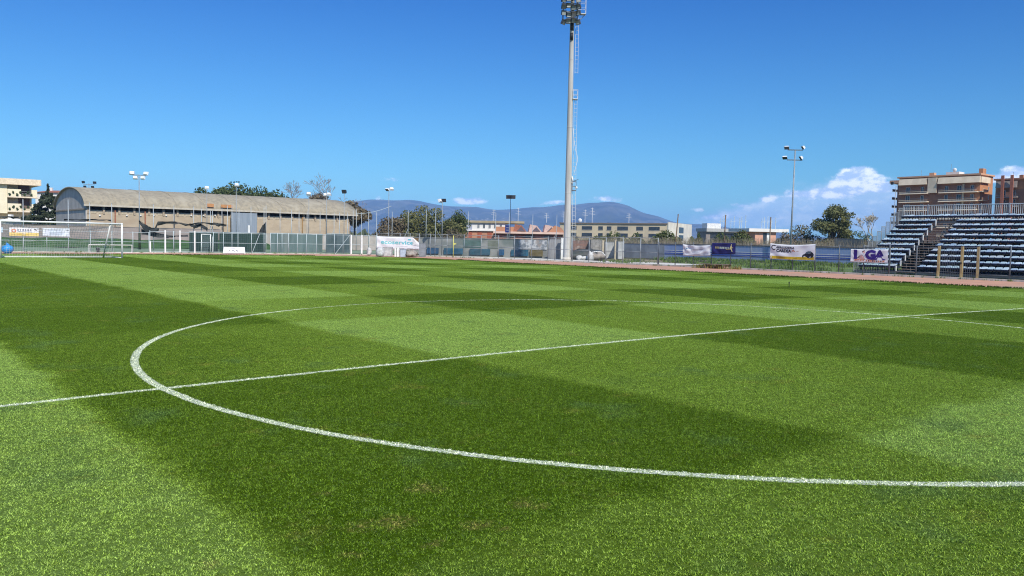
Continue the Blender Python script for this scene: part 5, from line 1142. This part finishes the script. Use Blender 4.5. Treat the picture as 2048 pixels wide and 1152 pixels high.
def onLine(px, C_, dr):
    d = ray(px, 460)[:2]; w_ = C_ - CAM[:2]; A_ = np.array([[d[0], -dr[0]], [d[1], -dr[1]]]); return float(np.linalg.solve(A_, w_)[1])
def school():
    d = 400.0; al = R(24); C_ = np.array(at_px(1335, d)); Xc, Yc = map(float, C_); fy = np.array([-math.sin(al), math.cos(al)]); fx = np.array([math.cos(al), math.sin(al)]); w = onLine(1120, C_, fy); side = onLine(1381, C_, fx)
    t = thing('school_building', 'long beige two storey school with dark windows and a white end wall', 'building', (Xc, Yc, 0), al); zt = ztop(Xc, Yc, 446.5); c = {}
    M_BG = mat('beige_render', (.60, .50, .33), .85, (.50, .42, .29), .15); MB().bx(0, side, .01, w, 0, zt - .6).build('wall', M_BG, t); MB().bx(-.5, side + .3, .3, w + .3, zt - .58, zt).build('roof_edge', mat('brown_eave', (.20, .16, .12), .8), t)
    MB().bx(-.3, side + .4, -.6, 0, 0, zt + .5).build('end_wall', mat('white_end_wall', (.74, .70, .58), .85, (.62, .58, .48), .2, col3=(.60, .57, .50), n3=.05), t)
    for z, in ((zt - 2.7,), (zt - 6.2,), (zt - 9.7,)):
        k = 0; y = 4.0
        while y < w - 4:
            ww = (5.6, 3.4, 5.6, 2.4, 2.4)[k % 5]; MB().bx(-.10, -.01, y, y + ww, z - .9, z + .9).build('window', M_GLASS, t); MB().bx(-.16, -.001, y - .1, y + ww + .1, z - 1.06, z - .91).build('sill', M_CONC, t); y += ww + (3.0, 4.4, 3.2, 2.2, 3.4)[k % 5]; k += 1
    for z in (zt - 3.0, zt - 7.0): MB().bx(side * .42, side * .62, -.68, -.61, z - 1.5, z + 1.5).build('window', M_GLASS, t)
    for k, y in enumerate((22, 42, 46, 58, 68, 85, 100)):
        a = MB(); hgt = 5 + (k * 3) % 4; a.tube((6, y, zt), (6, y, zt + hgt), .12, 5)
        for j in range(3): a.tube((6, y - 1.6 + .3 * j, zt + hgt * (.55 + .18 * j)), (6, y + 1.6 - .3 * j, zt + hgt * (.60 + .18 * j)), .08, 4)
        a.build('antenna', M_WHITE, t)
    MB().blob((4, 48, zt + 1.2), (.4, 1.1, 1.1), 2, 0, 10, 8).build('dish', M_WHITE, t, True)
school()
def orange_complex():
    d = 255.0
    A, B = at_px(921, d), at_px(1010, d); a = math.atan2(B[1] - A[1], B[0] - A[0]); w = float(np.hypot(*(B - A))); t = thing('flat_block', 'white flat-roofed block over an orange brick ground floor', 'building', (A[0], A[1], 0), a); zt = ztop(A[0], A[1], 443); c = {}
    M_OB = mat('orange_facing', (.46, .22, .12), .85, (.36, .19, .12), .3); M_W = M_WHOUSE
    z1_ = ztop(A[0], A[1], 459); MB().bx(0, 3.6, 0, 14, z1_, zt - .3).build('end_bay', mat('lilac_render', (.36, .38, .46), .8), t); MB().bx(3.61, w, 0, 14, z1_, zt - .3).build('wall', M_W, t); MB().bx(-.3, w + 6, -.6, 14.5, zt - .28, zt + .4).build('roof', mat('ochre_roof', (.40, .33, .21), .85, (.30, .25, .16), .5), t)
    MB().bx(0, w, .3, 14, 0, z1_ - .35).build('ground_floor', M_OB, t); MB().bx(-.2, w, -.2, 14, z1_ - .34, z1_ - .01).build('band', M_W, t)
    for k in range(6): win(t, c, 'flat', 5.6 + k * 1.75 * 1.0, -.001, (z1_ + zt) / 2 - .1, .75, 1.35)
    for k in range(4): MB().bx(2.2 + k * 3.1, 3.6 + k * 3.1, .22, .29, 1.6, z1_ - .7).build('door', mat('brick_door', (.36, .10, .05), .7), t)
    A, B = at_px(988, d - 15), at_px(1126, d - 15); a = math.atan2(B[1] - A[1], B[0] - A[0]); w = float(np.hypot(*(B - A))); t = thing('shed_complex', 'low orange complex with sawtooth roofs beside the mast', 'building', (A[0], A[1], 0), a); zt = ztop(A[0], A[1], 455); c = {}
    M_PW = mat('pinkish_render', (.66, .48, .40), .85, (.58, .40, .32), .4)
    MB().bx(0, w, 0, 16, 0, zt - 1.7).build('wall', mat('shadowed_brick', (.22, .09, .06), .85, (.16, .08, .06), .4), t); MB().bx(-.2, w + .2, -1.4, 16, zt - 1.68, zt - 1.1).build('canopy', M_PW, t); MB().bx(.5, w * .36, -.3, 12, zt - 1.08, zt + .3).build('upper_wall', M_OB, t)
    for k in range(3):
        x = w * (.28 + .22 * k); MB().prism([(x, -.4, zt - 1.08), (x + w * .19, -.4, zt - 1.08), (x + w * .12, -.4, zt + .75), (x + w * .02, -.4, zt + 1.1)], (0, 12, 0)).build('sawtooth_roof', M_ROOFT if k < 1 else mat('pink_roof', (.60, .42, .36), .8), t)
        MB().prism([(x + w * .05, -.62, zt - .9), (x + w * .17, -.62, zt - .95), (x + w * .11, -.62, zt + .4)], (0, .2, 0)).build('dark_gable', mat('dark_slope', (.12, .10, .12), .8), t)
    MB().prism([(w * .78, -.7, zt - 1.08), (w * 1.02, -.7, zt - 1.08), (w * .97, -.7, zt + .3), (w * .88, -.7, zt + .9)], (0, 9, 0)).build('gable_front', M_OB, t)
    for k in range(7): MB().bx(w * (.05 + .135 * k), w * (.05 + .135 * k) + 1.9, -.06, -.001, .8, zt - 2.1).build('opening', M_GLASS if k % 2 else mat('brick_door', (0, 0, 0)), t)
    for k in range(3): MB().bx(0, w, -.35, -.28, 1.1 + 1.3 * k, 1.25 + 1.3 * k).build('balustrade', M_PW, t)
    A = at_px(1010, d - 45); t = thing('blue_sign', 'upright dark blue sign board before the orange complex', 'sign', (A[0], A[1], 0), a); z0_, z1_ = ztop(A[0], A[1], 465), ztop(A[0], A[1], 450.5)
    MB().bx(0, 1.15, 0, .12, z0_, z1_).build('board', mat('deep_blue_board', (.015, .03, .16), .5), t); MB().bx(.25, .9, -.02, -.001, z0_ + 1.15, z0_ + 1.3).build('lettering', M_GREY, t); MB().bx(.25, .9, -.02, -.001, z0_ + .55, z0_ + .7).build('lettering', M_GREY, t); MB().tube((.57, .06, 0), (.57, .06, z0_), .08, 6).build('post', M_STEEL, t)
orange_complex()
def low_modern():
    d = 340.0; A, B = at_px(1412, d), at_px(1514, d + 8); a = math.atan2(B[1] - A[1], B[0] - A[0]); w = float(np.hypot(*(B - A))); t = thing('low_building', 'long low pale building with a flat roof between school and pink house', 'building', (A[0], A[1], 0), a); zt = ztop(A[0], A[1], 456.5); c = {}
    MB().bx(0, w, 0, 7, 0, zt - 1.4).build('wall', mat('grey_brown_wall', (.22, .19, .17), .85, (.30, .27, .24), .3), t); MB().bx(-.5, w + .5, -1.2, 7.2, zt - 1.38, zt).build('roof_band', mat('pale_fascia', (.42, .42, .40), .8), t)
    MB().bx(2, w * .35, 2.5, 6.5, zt + .01, zt + 2.2).build('upper_storey', mat('white_fascia', (.68, .68, .66), .8), t)
    for k in range(7): MB().bx(2 + k * w / 7.5, 2 + k * w / 7.5 + 4, -.08, -.001, 2.2, zt - 2.2).build('window', M_GLASS, t)
    ra = MB()
    for k, px in enumerate((1436, 1442, 1447, 1462, 1470)): x = (px - 1382) / 126 * w; ra.tube((x, 6, zt), (x, 6, zt + 4.6 + k % 3), .13, 5); ra.tube((x - .8, 6, zt + 3.2), (x + .8, 6, zt + 3.5), .08, 4)
    ra.build('roof_antennas', M_PALE, t)['kind'] = 'stuff'
    d = 225.0; A, B = at_px(1510, d), at_px(1552, d + 2); a = math.atan2(B[1] - A[1], B[0] - A[0]); w = float(np.hypot(*(B - A))); t = thing('pink_house', 'pink house with a white flat roof band behind the banners', 'house', (A[0], A[1], 0), a); zt = ztop(A[0], A[1], 457)
    MB().bx(0, w, 0, 9, 0, zt - .9).build('wall', mat('salmon_plaster', (.62, .34, .24), .85, (.54, .31, .22), .5), t); MB().bx(-2.5, w + 3.5, -.9, 9.5, zt - .88, zt).build('roof_band', M_WHOUSE, t); MB().bx(w * .38, w * .55, -.08, -.001, .8, zt - 1.2).build('window', M_GLASS, t); MB().bx(w * .56, w * .74, -.06, -.001, .0, zt - 1.1).build('white_bay', M_WHITE, t)
    MB().bx(w + .6, w + 3.2, .5, 5, 0, 2.4).build('annex', M_WHOUSE, t)
    ra = MB()
    for k, px in enumerate((1499, 1503, 1511, 1544, 1549, 1556, 1563, 1572)): x = (px - 1510) / 42 * w; ra.tube((x, 5, zt), (x, 5, zt + 3.0 + .4 * (k % 3)), .09, 5); ra.tube((x - .3, 5, zt + 1.8), (x + .5, 5, zt + 2.2), .06, 4)
    ra.build('roof_antennas', M_PALE, t)['kind'] = 'stuff'
low_modern()

# ------------------------------------------------------------------ trees
def leaf_mat(name, a, b): return mat(name, a, .7, b, 1.1, spec=.25, detail=5.0, lo=.38, hi=.62, transl=.22)
def leaf_cloud(lobes, n, size, seed, inner=.55, flatten=1.0):
    """leaf clusters through the volume of several lobes (centre, radii): numpy quads"""
    g = np.random.default_rng(seed); vol = np.array([r[0] * r[1] * r[2] for c, r in lobes]) ** .75; k = g.choice(len(lobes), n, p=vol / vol.sum())
    C = np.array([c for c, r in lobes])[k]; Rr = np.array([r for c, r in lobes])[k]; d = g.normal(0, 1, (n, 3)); d /= np.linalg.norm(d, axis=1)[:, None]
    rad = inner + (1.06 - inner) * g.uniform(0, 1, n) ** .6
    # clumps: open gaps and thick tufts
    cl = g.normal(0, 1, (len(lobes) * 26, 3)); cl /= np.linalg.norm(cl, axis=1)[:, None]; near = np.abs(d @ cl[:].T).max(1); d = d + (cl[np.argmax(d @ cl.T, 1)] - d) * (g.uniform(.15, .7, n)[:, None]); d /= np.linalg.norm(d, axis=1)[:, None]
    P = C + d * Rr * rad[:, None]; u = g.normal(0, 1, (n, 3)); u /= np.linalg.norm(u, axis=1)[:, None]; nn = d * .8 + g.normal(0, .7, (n, 3)); v = np.cross(nn, u); v /= np.linalg.norm(v, axis=1)[:, None] + 1e-9; u = np.cross(v, nn); u /= np.linalg.norm(u, axis=1)[:, None] + 1e-9
    s = size * g.uniform(.5, 1.25, n)[:, None]; V = np.stack([P - u * s, P + v * s * .55, P + u * s, P - v * s * .55], 1).reshape(-1, 3); i = np.arange(n)[:, None] * 4; return V, i + [0, 1, 2, 3]
def lobed(n, seed, rx, rz, cz, r=.115, flat=.8, ry=None):
    g = random.Random(seed); out = []
    for k in range(n):
        a = g.uniform(0, 2 * math.pi); u = g.uniform(-1, 1); q = g.uniform(.55, 1.0); c = math.sqrt(1 - u * u); s_ = r * g.uniform(.65, 1.25)
        out.append(((math.cos(a) * c * rx * q, math.sin(a) * c * (ry or rx) * q, cz + u * rz * q * (1 if u > 0 else .9)), (s_ * 1.15, s_ * 1.15, s_ * flat)))
    return out
M_BARK = mat('grey_brown_bark', (.16, .13, .10), .9, (.10, .08, .065), 3.0)
def tree(nm, lb, px, d, ytop, lobes, m, n=2600, size=.28, trunk=.22, seed=1, group=None, limbs=5, ybase=None, cat='tree', inner=.5, bark=None):
    """lobes in units of the tree's height: (along the picture, away, up), radii"""
    x, y = onD(px, 470, d)[:2]; z0 = z1(x, y) - .1; Hh = ztop(x, y, ytop) - z0; t = thing(nm, lb, cat, (x, y, z0), math.atan2(RGT[1], RGT[0]), group)
    L_ = [((c[0] * Hh, c[1] * Hh, c[2] * Hh), (r[0] * Hh, r[1] * Hh, r[2] * Hh)) for c, r in lobes]; V, Fc = leaf_cloud(L_, n, size, seed, inner); raw('crown', V, Fc, m, t)
    b = MB(); r_ = random.Random(seed); zc = min(c[2] for c, r in L_); mx = L_[0][0]
    b.tube((0, 0, 0), (.1, 0, zc * .8), trunk, 8, trunk * .75)
    for c, r in L_[:limbs]: b.tube((.1, 0, zc * .75), c, trunk * .55, 6, trunk * .18)
    b.build('trunk', bark or M_BARK, t, True); return t
M_EUC = leaf_mat('olive_leaves', (0.196, 0.196, 0.071), (0.093, 0.111, 0.048)); M_PINE = leaf_mat('pine_leaves', (0.199, 0.190, 0.068), (0.095, 0.110, 0.042)); M_OAK = leaf_mat('evergreen_leaves', (0.114, 0.142, 0.049), (0.053, 0.080, 0.027)); M_CON = leaf_mat('dark_conifer_leaves', (0.076, 0.091, 0.049), (0.034, 0.049, 0.027)); M_BUSH = leaf_mat('bush_leaves', (0.145, 0.162, 0.051), (0.068, 0.093, 0.031)); M_BRUSH = leaf_mat('dry_brush_leaves', (0.216, 0.169, 0.101), (0.128, 0.108, 0.068))
tree('eucalyptus_tree', 'large rounded eucalyptus standing alone behind the blue wall', 1664, 150, 403, [((c[0] + .07, c[1], c[2]), r) for c, r in lobed(20, 5, .25, .24, .68, .11)] + [((c[0] - .17, c[1], c[2]), r) for c, r in lobed(12, 6, .20, .16, .50, .10)] + [((c[0] + .24, c[1], c[2]), r) for c, r in lobed(10, 7, .16, .17, .45, .10)] + [((c[0] - .02, c[1], c[2]), r) for c, r in lobed(7, 8, .30, .08, .27, .09)], M_EUC, 8500, .22, .25, 3, limbs=22, inner=.25)
tree('small_tree', 'greyish small tree beside the tall pole with two crossbars', 1603, 155, 445, [((0, 0, .62), (.34, .3, .34)), ((.3, 0, .42), (.3, .3, .26)), ((-.4, 0, .35), (.34, .3, .22))], leaf_mat('grey_green_leaves', (0.188, 0.173, 0.105), (0.105, 0.105, 0.068)), 1700, .22, .1, 5, inner=.3)
tree('dark_tree', 'small dark round tree between the eucalyptus and the pale bare poplar', 1718, 150, 460, [((0, 0, .6), (.42, .4, .36)), ((.25, 0, .4), (.4, .4, .3)), ((-.35, 0, .32), (.36, .35, .24))], M_OAK, 1500, .2, .1, 6)
for i, (px, yt, lb, dd, w) in enumerate(((808, 418, 'olive green pine at the near end of the pine row', 160, .34), (845, 411, 'tallest olive green pine with a broad crown beside the tall lamp pole', 165, .40), (871, 424, 'lower pine filling the gap after the tallest pine', 160, .36), (900, 436, 'low brownish pine before the dark round one', 158, .42), (914, 423, 'dark round pine touching the white and orange building', 172, .30), (785, 434, 'thin brown bushy tree beside the white twin lamp pole', 158, .36))):
    tree('pine_tree', lb, px, dd, yt, lobed(18, 60 + i, w * .85, .36, .56, .17, 1.0) + [((.02, 0, .88), (w * .3, w * .3, .10)), ((0, 0, .40), (w * .8, w * .8, .22))], M_OAK if i == 4 else (M_PINE if i != 5 else M_BRUSH), 3000, .24, .14, 10 + i, 'pines before the mountain')
for i, (px, yt, dd, lb) in enumerate(((396, 379, 168, 'low end of the evergreen grove above the hall roof'), (446, 372, 168, 'evergreen tree with a small peak above the hall roof'), (470, 366, 170, 'highest evergreen tree above the middle of the hall'), (510, 373, 168, 'broad evergreen tree towards the bare trees'), (540, 379, 166, 'last low evergreen at the end of the grove'), (636, 384, 165, 'brownish evergreen beneath the tall bare tree'), (708, 402, 150, 'brown bushy tree at the far end of the hall'))):
    tree('evergreen_tree', lb, px, dd, yt, lobed(20, 90 + i, .30, .24, .72, .11, .9) + [((0, 0, .86), (.10, .1, .10))], M_OAK if i < 5 else M_BRUSH, 2400, .30, .2, 30 + i, 'evergreen trees behind the hall')
def conifer():
    x, y = onD(97, 470, 130)[:2]; Hh = ztop(x, y, 366); t = thing('conifer_tree', 'dark spreading conifer with a thin top beside the hall gable', 'tree', (x, y, 0), math.atan2(RGT[1], RGT[0])); lob = []; g = random.Random(4)
    for k in range(170):
        u = g.random() ** .8; z = Hh * (.10 + .72 * u); r = Hh * (.50 * (1 - u) ** .9 + .03); a = g.uniform(0, 2 * math.pi); q = g.uniform(.45, 1); lob.append(((math.cos(a) * r * q, math.sin(a) * r * q, z + g.uniform(-.2, .2)), (Hh * .075 * (1.25 - u), Hh * .075 * (1.25 - u), Hh * .026)))
    for k in range(10): lob.append(((0.04 * (k % 2), 0, Hh * (.80 + .02 * k)), (.20 - .014 * k, .2 - .014 * k, .3)))
    V, Fc = leaf_cloud(lob, 17000, .23, 77, .2); raw('crown', V, Fc, M_CON, t); MB().tube((0, 0, 0), (0, 0, Hh * .97), .2, 8, .03).build('trunk', M_BARK, t, True)
conifer()
def bare_tree(nm, lb, px, d, ytop, m, seed, spread=.5, depth=6, r0=.14, group=None, lean=0.0, fork=.28, twigs=True):
    x, y = onD(px, 470, d)[:2]; Hh = ztop(x, y, ytop); t = thing(nm, lb, 'tree', (x, y, 0), 0, group); g = random.Random(seed); R2 = Vector((RGT[0], RGT[1], 0)); tr = MB(); br = MB(); segs = []
    def grow(p, d_, l, r, k):
        q = p + d_ * l; segs.append((p, q, r, r * .72, k))
        if k >= depth: return
        for _ in range(2 if k < 2 else g.choice((2, 2, 3))):
            e = (d_ + Vector((g.gauss(0, spread), g.gauss(0, spread), g.gauss(.12, spread * .6)))).normalized(); grow(q, e, l * g.uniform(.62, .85), r * .62, k + 1)
    grow(Vector((0, 0, 0)), (Vector((0, 0, 1)) + R2 * lean).normalized(), fork, .05, 0)
    top = max(q.z for p, q, *_ in segs); s = Hh / top
    for p, q, a, b, k in segs: (tr if k < 2 else br).tube(p * s, q * s, max(r0 * (a / .05), .028), 5 if k < 3 else 3, max(r0 * (b / .05), .022), cap=False)
    tr.build('trunk', m, t, True); br.build('branches', m, t, True); return t
M_BARE = mat('grey_twigs', (.30, .26, .24), .9, (.22, .19, .17), 2.0); M_POP = mat('pale_bark', (.50, .46, .38), .9, (.36, .32, .25), 2.0)
bare_tree('bare_tree', 'tall bare tree rising highest above the hall roof', 656, 165, 345, M_BARE, 21, .42, 7, .15, 'bare trees above the hall', -.10, .5); bare_tree('bare_tree', 'wide hazy bare tree next to the evergreen grove', 584, 168, 362, M_BARE, 8, .5, 7, .13, 'bare trees above the hall', 0, .34)
bare_tree('bare_tree', 'small bare tree between the two larger bare ones', 606, 170, 375, M_BARE, 9, .45, 6, .11, 'bare trees above the hall'); bare_tree('bare_tree', 'thin bare tree at the end of the hall roof', 700, 160, 393, M_BARE, 14, .5, 6, .1, 'bare trees above the hall')
bare_tree('poplar_tree', 'pale bare poplar beside the stepped end of the grandstand', 1746, 120, 426, M_POP, 35, .33, 8, .20, None, 0, .36)
def bush(lb, px, d, ytop, w, m, seed, nm='bush', n=1300):
    x, y = onD(px, 470, d)[:2]; z0 = -.2; Hh = ztop(x, y, ytop) - z0; t = thing(nm, lb, 'bush', (x, y, z0), math.atan2(RGT[1], RGT[0]), 'bushes beyond the fence')
    wm = w / F * d; lob = [((0, 0, Hh * .5), (wm * .35, wm * .3, Hh * .46)), ((-wm * .3, 0, Hh * .38), (wm * .28, wm * .3, Hh * .34)), ((wm * .3, 0, Hh * .40), (wm * .28, wm * .3, Hh * .34))]; V, Fc = leaf_cloud(lob, n, .20, seed, .4); raw('foliage', V, Fc, m, t); b = MB()
    for k in range(4): b.tube((0, 0, 0), (wm * .2 * (k - 1.5), 0, Hh * .6), .05, 5, .02)
    b.build('stems', M_BARK, t); return t
bush('big olive bush at the foot of the white school end wall', 1331, 120, 457, 58, M_BUSH, 51, n=2600); bush('low green bush before the school windows', 1228, 140, 460, 54, M_BUSH, 52); bush('second low bush before the school windows, further from the mast', 1272, 140, 464, 34, M_OAK, 53)
bush('small green bush in front of the low pale building', 1398, 150, 464, 14, leaf_mat('lime_leaves', (0.150, 0.180, 0.045), (0.075, 0.105, 0.030)), 54); bush('dark bush above the navy banner', 1442, 140, 463, 40, M_OAK, 55, n=2000); bush('broad yellowish bush above the navy banner', 1482, 135, 458, 50, M_BUSH, 56, n=2600); bush('brownish bush beside the pink house', 1570, 150, 462, 40, M_BRUSH, 57, n=1800)
bush('round green bush below the car body shop banner', 1615, 90, 514, 18, M_LEAF_A, 58, n=1200); bush('brown brush under the eucalyptus', 1660, 145, 474, 80, M_BRUSH, 59, n=2200); bush('dry brush between the eucalyptus and the stand', 1730, 140, 478, 60, M_BRUSH, 60, n=1600); bush('dark bush behind the dark stained wall', 905, 145, 455, 50, M_BRUSH, 61, n=1500)
bush('dark bush behind the shacks', 1200, 120, 470, 60, M_OAK, 62, n=2000); bush('grey bush between the hall end and the pines', 765, 150, 450, 40, M_BRUSH, 63, n=1600)
# reeds above the blue wall
q = []
for _ in range(1500): x = rng.uniform(64.2, 69); y = rng.uniform(20, 74); q.append((x, y, -.1))
M_REED = mat('dry_reeds', (.36, .31, .22), .9, (.20, .17, .12), 2.0, transl=.2, col3=(.14, .15, .07), n3=.12)
tufts('dry_reeds', q, 2.25, .022, M_REED, 9, .45)
q = []
for _ in range(900): x = rng.uniform(70, 110); q.append((x, rng.uniform(-10, 150), -.1))
tufts('scrub', q, 1.9, .07, mat('scrub_leaves', (.15, .13, .07), .9, (.08, .085, .04), .4, transl=.2), 9, .5)
# wire fence with dark screen beyond the blue wall
fence('grey screened wire fence above the far end of the blue wall', [(67, y) for y in (24, 28, 32, 36, 40)], 2.6, [.98], .04, M_DSTEEL, pitch_=.25, group=None)
P0, P1 = onX(1668, 485, 66.5), onX(1726, 485, 66.5); t = thing('windbreak_screen', 'dark grey screen cloth on the fence before the eucalyptus', 'screen', (66.6, P1[1], 0)); MB().bx(-.02, .02, 0, P0[1] - P1[1], 1.72, 2.5).build('cloth', mat('slate_screen', (.10, .12, .12), .8, (.16, .18, .18), .8), t); MB().tube((0, 0, 2.5), (0, P0[1] - P1[1], 2.55), .03, 5).build('top_wire', M_DSTEEL, t)

# ------------------------------------------------------------------ mountain, far town belt, haze
def mountain():
    prof = [(-700, 470), (-300, 455), (100, 436), (350, 424), (500, 416), (620, 410), (690, 405), (715, 401.5), (740, 399), (800, 400), (822, 400.5), (845, 402.5), (870, 407), (895, 412), (920, 412.5), (945, 412.5), (962, 414.5), (985, 420), (1000, 418.5), (1022, 418), (1045, 414), (1066, 410.5), (1085, 413.5), (1105, 414), (1126, 408), (1150, 410), (1163, 408), (1184, 403.5), (1200, 404.5), (1216, 403), (1232, 406), (1246, 408), (1262, 414), (1280, 422), (1294, 427), (1306, 428), (1322, 434), (1340, 441), (1362, 445), (1392, 446.5), (1440, 452), (1500, 458), (1600, 470), (1750, 484), (2000, 497), (2500, 520)]
    pxs = np.array([p[0] for p in prof], float); ys = np.array([p[1] for p in prof], float); D = 7600.0; g = np.random.default_rng(3); xs = np.linspace(-700, 2500, 520); V = []; nr = 26
    yv = np.interp(xs, pxs, ys); yv = yv + 1.1 * np.interp(xs, np.linspace(-700, 2500, 200), g.normal(0, 1, 200)); yv = np.convolve(np.pad(yv, 2, 'edge'), np.ones(5) / 5, 'valid')
    fold = sum(np.sin(xs * f_ + p) * a for f_, p, a in ((.045, .3, .5), (.083, 1.7, .32), (.15, 2.2, .2), (.31, .7, .12)))
    for i, x in enumerate(xs):
        v = ray(x, 470); v = v / math.hypot(v[0], v[1])
        Pc = CAM[:2] + v[:2] * D; zc = ztop(Pc[0], Pc[1], yv[i])
        for j in range(nr):
            u = j / (nr - 1); k = 1.6 * u  # 0 foot .. ~.62 crest .. back slope
            h = np.clip(u / .72, 0, 1); hh = (1 - (1 - h) ** 1.7) if u <= .72 else max(0, 1 - ((u - .72) / .28) ** 1.5)
            f_ = math.sin(x * .06 + u * 9 + 1.3 * math.sin(x * .021)) * .5 + math.sin(x * .13 - u * 14) * .3 + math.sin(x * .27 + u * 23) * .2
            z = zc * hh * (1 + (.16 * f_ * (1 - abs(2 * min(u / .72, 1) - 1)) if u < .72 else 0)); r = D * (.62 + .38 * u / .72) if u <= .72 else D * (1 + .2 * (u - .72) / .28)
            P = CAM[:2] + v[:2] * r; V.append((P[0], P[1], (z * r / D if u < .72 else z) - 3))
    V = np.array(V); I, J = np.meshgrid(np.arange(len(xs) - 1), np.arange(nr - 1), indexing='ij'); a = (I * nr + J).ravel(); Fc = np.stack([a, a + nr, a + nr + 1, a + 1], 1)
    m = mat('wooded_slopes', (.024, .030, .032), .95, (.10, .092, .080), .0030, detail=8, lo=.4, hi=.62, col3=(.055, .06, .04), n3=.004); t = NT(m.node_tree); b = t.n['Principled BSDF']; src = b.inputs['Base Color'].links[0].from_socket
    tc = t.new('ShaderNodeTexCoord'); vo = t.new('ShaderNodeTexVoronoi'); vo.inputs['Scale'].default_value = .022; t.link(tc.outputs['Object'], vo.inputs['Vector']); sp = t.new('ShaderNodeSeparateXYZ'); t.link(tc.outputs['Object'], sp.inputs[0])
    town = t.math('MULTIPLY', t.math('MULTIPLY', t.smooth(vo.outputs['Distance'], .26, .20), t.smooth(t.noise(tc.outputs['Object'], .0011, 3.0), .54, .62)), t.smooth(sp.outputs[2], 210, 120))
    t.link(t.mix(town, src, (.75, .70, .62, 1)), b.inputs['Base Color'])
    tag(raw('mountain', V, Fc, m, None, True), kind='structure')
mountain()
def far_belt():
    """distant belt of low trees and roofs where the plain meets the mountain foot"""
    n = 9000; g = np.random.default_rng(12); px = g.uniform(-150, 2200, n); d = g.uniform(420, 1500, n); V, Fc = [], []; P = np.array([onD(a, 470, b)[:2] for a, b in zip(px, d)]); s = g.uniform(1.5, 4.0, n); z = g.uniform(0, 3.2, n)
    a = g.uniform(0, math.pi, n); dx = np.stack([np.cos(a) * s, np.sin(a) * s, 0 * a], 1); c = np.column_stack([P, z]); up = np.column_stack([g.normal(0, .8, n), g.normal(0, .8, n), s * 1.1]); V = np.stack([c - dx, c + dx * .6 - up * .3, c + dx, c + up], 1).reshape(-1, 3); i = np.arange(n)[:, None] * 4
    tag(raw('far_trees', V, i + [0, 1, 2, 3], mat('far_tree_leaves', (.11, .12, .05), .9, (.06, .075, .035), .02)), kind='stuff')
far_belt()
def haze():
    mb = MB(); mb.bx(-11000, 11000, -11000, 11000, -4.5, 470); o = mb.build('haze', []); m = bpy.data.materials.new('haze_air'); m.use_nodes = True; t = NT(m.node_tree); t.n.clear(); out = t.new('ShaderNodeOutputMaterial'); v = t.new('ShaderNodeVolumePrincipled')
    v.inputs['Color'].default_value = (0.295, 0.54, 0.98, 1); v.inputs['Density'].default_value = HAZE_DENSITY; v.inputs['Anisotropy'].default_value = -0.3; t.link(v.outputs[0], out.inputs['Volume']); o.data.materials.append(m); tag(o, kind='stuff')
HAZE_DENSITY = 1.1e-4
haze()
